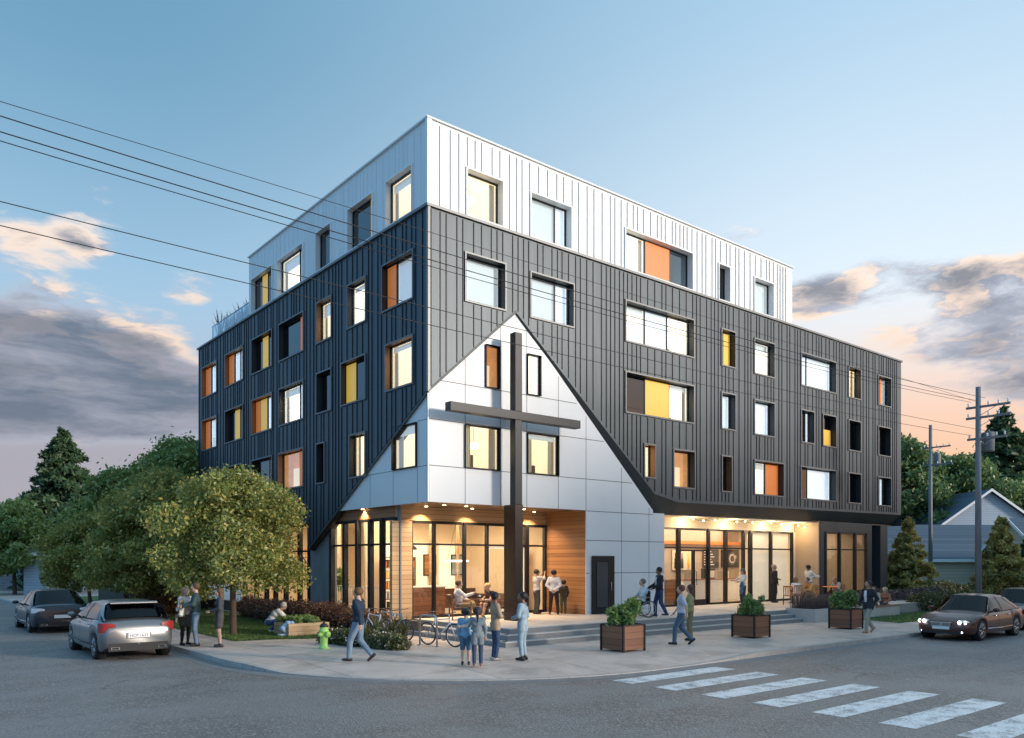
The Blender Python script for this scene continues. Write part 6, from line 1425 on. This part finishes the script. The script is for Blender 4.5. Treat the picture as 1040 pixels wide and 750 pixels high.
# ------------------------------------------------------------------ seats, wheelchair, tables
def armchair(x, y, rz, label):
    t = empty('armchair', (x, y, PL), rz, label, 'chair', 'chairs by the lobby glass'); b = MB(); b.box(-.30, .30, -.28, .32, .33, .43, 'leather'); b.build('seat', t, .02)
    b = MB(); b.X = Matrix.Translation((0, -.28, .40)) @ Matrix.Rotation(R_(14), 4, 'X'); b.box(-.30, .30, -.05, .05, 0, .46, 'leather'); b.build('backrest', t, .02)
    for sx in (-1, 1):
        b = MB(); b.box(sx * .33 - .025, sx * .33 + .025, -.36, .34, .58, .62, 'planter_wood'); b.build('armrest', t)
        for yy in (-.32, .30): b = MB(); b.box(sx * .33 - .022, sx * .33 + .022, yy - .022, yy + .022, 0, .58, 'planter_wood'); b.build('leg', t)
mat('leather', (.10, .045, .025), .45, var=.2, vscale=6)
armchair(1.95, 1.0, R_(-25 - 90), 'timber armchair under the bearded man by the lobby glass'); armchair(3.25, .80, R_(175 - 90), 'timber armchair under the woman in the dark vest by the lobby glass')
def cafe_table(x, y, label):
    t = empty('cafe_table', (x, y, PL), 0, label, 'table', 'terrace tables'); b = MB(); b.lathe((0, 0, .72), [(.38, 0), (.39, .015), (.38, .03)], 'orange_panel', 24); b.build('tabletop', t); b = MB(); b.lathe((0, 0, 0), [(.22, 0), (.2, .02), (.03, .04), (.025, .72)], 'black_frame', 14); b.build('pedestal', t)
def cafe_chair(x, y, ang, label):
    t = empty('cafe_chair', (x, y, PL), R_(ang - 90), label, 'chair', 'terrace chairs'); b = MB(); b.box(-.20, .20, -.20, .20, .40, .43, 'cedar'); b.build('seat', t)
    b = MB(); 
    for k in range(5): b.box(-.19 + k * .09, -.15 + k * .09, -.235, -.215, .43, .82, 'cedar')
    b.box(-.2, .2, -.24, -.21, .80, .86, 'cedar'); b.build('backrest', t)
    for sx in (-1, 1):
        for sy in (-1, 1): b = MB(); b.tube([(sx * .18, sy * .18, .4), (sx * .2, sy * .21, 0)], .014, 'black_frame', 6); b.build('leg', t)
cafe_table(20.2, -.15, 'round orange terrace table between the white and orange tops'); cafe_table(22.55, -.75, 'round orange terrace table beside the person in the speckled top')
cafe_chair(19.9, -.58, 45, 'slatted terrace chair under the person in white'); cafe_chair(20.6, -.93, 160, 'slatted terrace chair under the person in orange'); cafe_chair(23.3, -.73, 170, 'slatted terrace chair under the person in the speckled top'); cafe_chair(18.6, -.9, 30, 'empty slatted terrace chair at the left end of the terrace')
t = empty('wheelchair', (7.60, -2.05, PL), R_(LEFT_ + 10 - 90), 'black wheelchair on the plaza by the top step', 'wheelchair'); b = MB(); b.box(-.22, .22, -.20, .24, .46, .49, 'black_plastic'); b.build('seat', t); b = MB(); b.box(-.22, .22, -.24, -.21, .49, .92, 'black_plastic'); b.build('backrest', t)
b = MB()
for sx in (-1, 1):
    b.tube([(sx * .23, -.38, .95), (sx * .23, -.24, .92), (sx * .23, -.22, .30), (sx * .23, .26, .30), (sx * .2, .42, .42), (sx * .16, .58, .12)], .013, 'steel', 6); b.tube([(sx * .23, -.22, .70), (sx * .23, .16, .70), (sx * .23, .22, .48)], .013, 'steel', 6); b.box(sx * .14 - .07, sx * .14 + .07, .52, .68, .10, .115, 'black_plastic')
b.build('frame', t)
for sx in (-1, 1):
    b = MB(); b.torus((sx * .29, -.14, .30), (1, 0, 0), .285, .016, 'black_rubber', 28, 6); b.torus((sx * .32, -.14, .30), (1, 0, 0), .25, .008, 'steel', 24, 5)
    for k in range(12): a = k * math.pi / 6; b.tube([(sx * .29, -.14, .30), (sx * .29, -.14 + .27 * math.cos(a), .30 + .27 * math.sin(a))], .003, 'steel', 4)
    b.build('wheel', t); b = MB(); b.torus((sx * .22, .34, .09), (1, 0, 0), .075, .015, 'black_rubber', 18, 6); b.tube([(sx * .22, .34, .09), (sx * .22, .28, .30)], .01, 'steel', 5); b.build('caster', t)
# things in the hands
b = MB(); b.box(-.06, .06, -.03, .03, -.04, .04, 'black_plastic'); b.lathe((0, .03, 0), [(.03, 0), (.03, .06)], 'black_plastic', 10, (0, 1, 0)); o = b.build('camera_body'); tag(o, 'small black camera held up by the man in the pale shirt', 'camera'); o.location = (5.73 + .30 * math.cos(R_(-15)), 1.45 + .30 * math.sin(R_(-15)), PL + 1.53); o.rotation_euler = (0, 0, R_(-105))
b = MB(); b.lathe((0, 0, 0), [(.16, 0), (.18, .02), (.175, .02), (.15, .008), (.0, .008)], 'orange_panel', 18); o = b.build('tray'); tag(o, 'round tray carried by the shop worker in the blue apron', 'tray'); o.location = (16.5 + .5 * math.cos(R_(165)), .5 * math.sin(R_(165)), PL + 1.10)

# ------------------------------------------------------------------ indoors
def txt(s_, size, m, parent, M4, name='lettering'):
    cu = bpy.data.curves.new('t', 'FONT'); cu.body = s_; cu.size = size; cu.extrude = .002; tmp = bpy.data.objects.new('t', cu); col.objects.link(tmp); bpy.context.view_layer.update()
    me = bpy.data.meshes.new_from_object(tmp.evaluated_get(bpy.context.evaluated_depsgraph_get())); bpy.data.objects.remove(tmp); me.materials.clear(); me.materials.append(M[m]); o = bpy.data.objects.new(name, me); col.objects.link(o); o.parent = parent; o.matrix_local = M4; return o
b = MB(); b.torus((4.2, 4.4, 2.55), (0, 0, 1), .42, .03, 'lamp_ceiling', 30, 8)
for a in (0, 2.1, 4.2): b.tube([(4.2 + .42 * math.cos(a), 4.4 + .42 * math.sin(a), 2.57), (4.2, 4.4, 4.19)], .006, 'wire', 4)
tag(b.build('ring_lamp'), 'white glowing ring pendant lamp behind the lobby glass', 'lamp')
b = MB(); b.box(0, 1.9, 0, .6, 0, 1.0, 'planter_wood'); b.box(-.03, 1.93, -.03, .63, 1.0, 1.05, 'ceiling_white'); o = b.build('reception_counter'); o.location = (1.2, 3.6, PL); tag(o, 'dark timber counter inside the lobby behind the bicycles', 'counter')
t = empty('balustrade', (.8, 4.2, PL), 0, 'thin white stair balustrade inside the corner glass', 'railing'); b = MB(); b.tube([(0, 0, 1.0), (0, 4.6, 1.0)], .02, 'white_plastic', 6); b.build('handrail', t)
for k in range(24): b = MB(); b.tube([(0, .1 + k * .19, 0), (0, .1 + k * .19, 1.0)], .01, 'white_plastic', 5); b.build('baluster', t)
# shop: counter, shelf, wall boards
t = empty('shop_counter', (18.0, 3.2, PL), 0, 'pale service counter inside the shop with machines on top', 'counter'); b = MB(); b.box(-1.6, 3.2, 0, .7, 0, 1.05, 'white_panel'); b.box(-1.65, 3.25, -.04, .74, 1.05, 1.1, 'planter_wood'); b.build('cabinet', t)
for x_, w_, h_, m_ in ((-.9, .5, .45, 'steel'), (.4, .6, .5, 'black_plastic'), (1.7, .4, .35, 'chrome')): b = MB(); b.box(x_, x_ + w_, .15, .55, 1.1, 1.1 + h_, m_); b.box(x_ + .08, x_ + w_ - .08, .12, .15, 1.16, 1.1 + h_ * .8, 'steel'); o = b.build('coffee_machine'); o.location = (18.0, 3.2, PL); tag(o, 'box shaped coffee machine on the shop counter, ' + {'steel': 'steel one nearest the doors', 'black_plastic': 'black one in the middle', 'chrome': 'smallest bright one on the right'}[m_], 'machine', 'machines on the shop counter')
def board(x, z, w, h, m, label, fn=None):
    t = empty('wall_board', (x, 4.65, z), 0, label, 'wall board', 'boards on the shop wall'); b = MB(); b.box(0, w, -.03, 0, 0, h, m); b.build('panel', t)
    if fn: fn(t, w, h)
def cup(t, w, h):
    b = MB(); 
    for r, k, m_ in ((.36, 0, 'grey_trim'), (.25, 1, 'white_plastic')): b.lathe((w * .6, -.033 - k * .003, h * .5), [(r * h, 0), (r * h * .98, .002)], m_, 28, (0, -1, 0))
    b.lathe((w * .6, -.043, h * .5), [(.19 * h, 0), (.18 * h, .002)], 'leather', 20, (0, -1, 0)); b.tube([(w * .6 + .24 * h, -.045, h * .52), (w * .6 + .34 * h, -.045, h * .56), (w * .6 + .33 * h, -.045, h * .66), (w * .6 + .2 * h, -.045, h * .64)], .02, 'white_plastic', 6); b.build('cup_picture', t)
def lines(t, w, h):
    b = MB()
    for k in range(6): b.box(.08, w * (.5 + .3 * ((k * 7) % 3) / 3), -.036, -.031, h - .14 - k * h * .14, h - .10 - k * h * .14, 'white_plastic')
    b.build('menu_lines', t)
def bottles(t, w, h):
    b = MB()
    for k, m_ in enumerate(('black_plastic', 'leather', 'yellow_panel')): b.tube([(.2 + k * w * .28, -.05, .1), (.2 + k * w * .28, -.05, h * .5), (.2 + k * w * .28, -.05, h * .62), (.2 + k * w * .28, -.05, h * .85)], [.07, .07, .025, .025], m_, 8)
    b.build('bottle_picture', t)
board(21.25, 2.2, 1.5, .95, 'black_plastic', 'black wall board with a round white coffee cup picture', cup); board(19.7, 2.2, 1.3, .95, 'black_plastic', 'black wall board with pale menu lines', lines); board(17.3, 2.1, 1.8, 1.0, 'cream_wall', 'pale wall board with dark bottles seen through the shop doors', bottles)
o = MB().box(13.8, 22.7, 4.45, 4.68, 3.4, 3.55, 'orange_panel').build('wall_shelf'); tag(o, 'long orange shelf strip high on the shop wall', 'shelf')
t = empty('slatted_screen', (13.35, 1.9, PL), 0, 'brown slatted timber screen behind the left shop glass', 'screen'); b = MB()
for k in range(9): b.box(k * .13, k * .13 + .07, 0, .05, 0, 1.15, 'cedar')
b.box(0, 1.1, .05, .08, 1.0, 1.08, 'cedar'); b.box(0, 1.1, .05, .08, .1, .18, 'cedar'); b.build('slat_panel', t)

# lobby furnishings
def sofa(x, y, rz, m, label):
    t = empty('sofa', (x, y, PL), rz, label, 'sofa'); b = MB(); b.box(-.9, .9, -.4, .4, .12, .42, m); b.build('seat', t, .03); b = MB(); b.box(-.9, .9, .28, .45, .42, .85, m); b.build('backrest', t, .03)
    for s in (-1, 1): b = MB(); b.box(s * .98 - .09, s * .98 + .09, -.4, .45, .1, .62, m); b.build('armrest', t, .02)
sofa(5.3, 5.6, 0, 'leather', 'brown sofa inside the lobby behind the seated pair')
for x, y, lab in ((1.2, 8.2, 'leafy indoor plant in a pale pot behind the corner glass'),):
    t = empty('potted_plant', (x, y, PL), 0, lab, 'plant'); b = MB(); b.lathe((0, 0, 0), [(.14, 0), (.2, .4), (.17, .4), (.16, .34)], 'concrete_pale', 16); b.build('pot', t); b = MB(); b.tube([(0, 0, .3), (.03, 0, 1.1)], .015, 'bark', 6); b.build('stem', t)
    np.random.seed(int(x * 10)); V, Fq = leaf_quads(clump_pts([(0, 0, 1.0), (.15, .1, 1.25), (-.15, -.05, 1.3), (0, .1, 1.5)], [.28, .22, .22, .2], 420, 1, .2), .12, 2.2); np_mesh('foliage', V, Fq, ['leaf_green'], None, t)
for x, y, lab in ((2.2, 5.4, 'dark dome pendant lamp over the lobby counter, nearest the corner'), (3.3, 6.3, 'dark dome pendant lamp deep in the lobby behind the ring lamp'), (1.9, 10.6, 'dark dome pendant lamp behind the left glass wall')):
    t = empty('pendant_lamp', (x, y, 3.0), 0, lab, 'lamp', 'dome pendant lamps in the lobby'); b = MB(); b.lathe((0, 0, 0), [(.24, 0), (.22, .08), (.12, .17), (.03, .2)], 'black_frame', 18); b.build('lamp_shade', t); b = MB(); b.ball((0, 0, .03), .07, 'lamp_ceiling', 8); b.build('bulb', t); b = MB(); b.tube([(0, 0, .2), (0, 0, 1.19)], .006, 'wire', 4); b.build('cable', t)
t = empty('bookshelf', (2.3, 7.0, PL), 0, 'tall timber shelf with rows of books on the lobby back wall', 'shelf'); b = MB()
for k in range(6): b.box(0, 1.5, -.28, 0, k * .42, k * .42 + .04, 'cedar')
for x in (0, 1.46): b.box(x, x + .04, -.28, 0, .04, 2.1, 'cedar')
b.build('shelf_frame', t); b = MB(); rnd = random.Random(5)
for k in range(5):
    x = .06
    while x < 1.4: w = rnd.uniform(.03, .07); b.box(x, x + w, -.24, -.04, k * .42 + .045, k * .42 + rnd.uniform(.24, .36), rnd.choice(['leather', 'orange_panel', 'white_plastic', 'black_plastic', 'yellow_panel', 'pole_grey'])); x += w + (.0 if rnd.random() < .9 else .15)
q = b.build('books', t); q['kind'] = 'stuff'
t = empty('staircase', (.9, 9.4, PL), 0, 'timber stair flight rising behind the left glass wall', 'staircase'); b = MB()
for k in range(14): b.box(0, 1.1, k * .27, k * .27 + .3, k * .19, k * .19 + .06, 'cedar')
b.build('tread', t); b = MB(); b.tube([(0, 0, .95), (0, 3.8, 3.6)], .025, 'black_frame', 6)
for k in range(14): b.tube([(0, .1 + k * .27, k * .19), (0, .1 + k * .27, k * .19 + 1.0)], .01, 'black_frame', 4)
b.build('handrail', t)
for i, (x, m_, lab) in enumerate(((4.75, 'cedar', 'framed brown picture on the lobby back wall'), (6.15, 'bike_blue', 'framed pale blue picture on the lobby back wall'))):
    t = empty('framed_picture', (x, 7.18, PL + 1.35), 0, lab, 'picture'); b = MB(); b.box(-.32, .32, -.03, .0, 0, .9, 'black_frame'); b.build('frame', t); b = MB(); b.box(-.27, .27, -.04, -.031, .05, .85, m_); b.build('canvas', t)
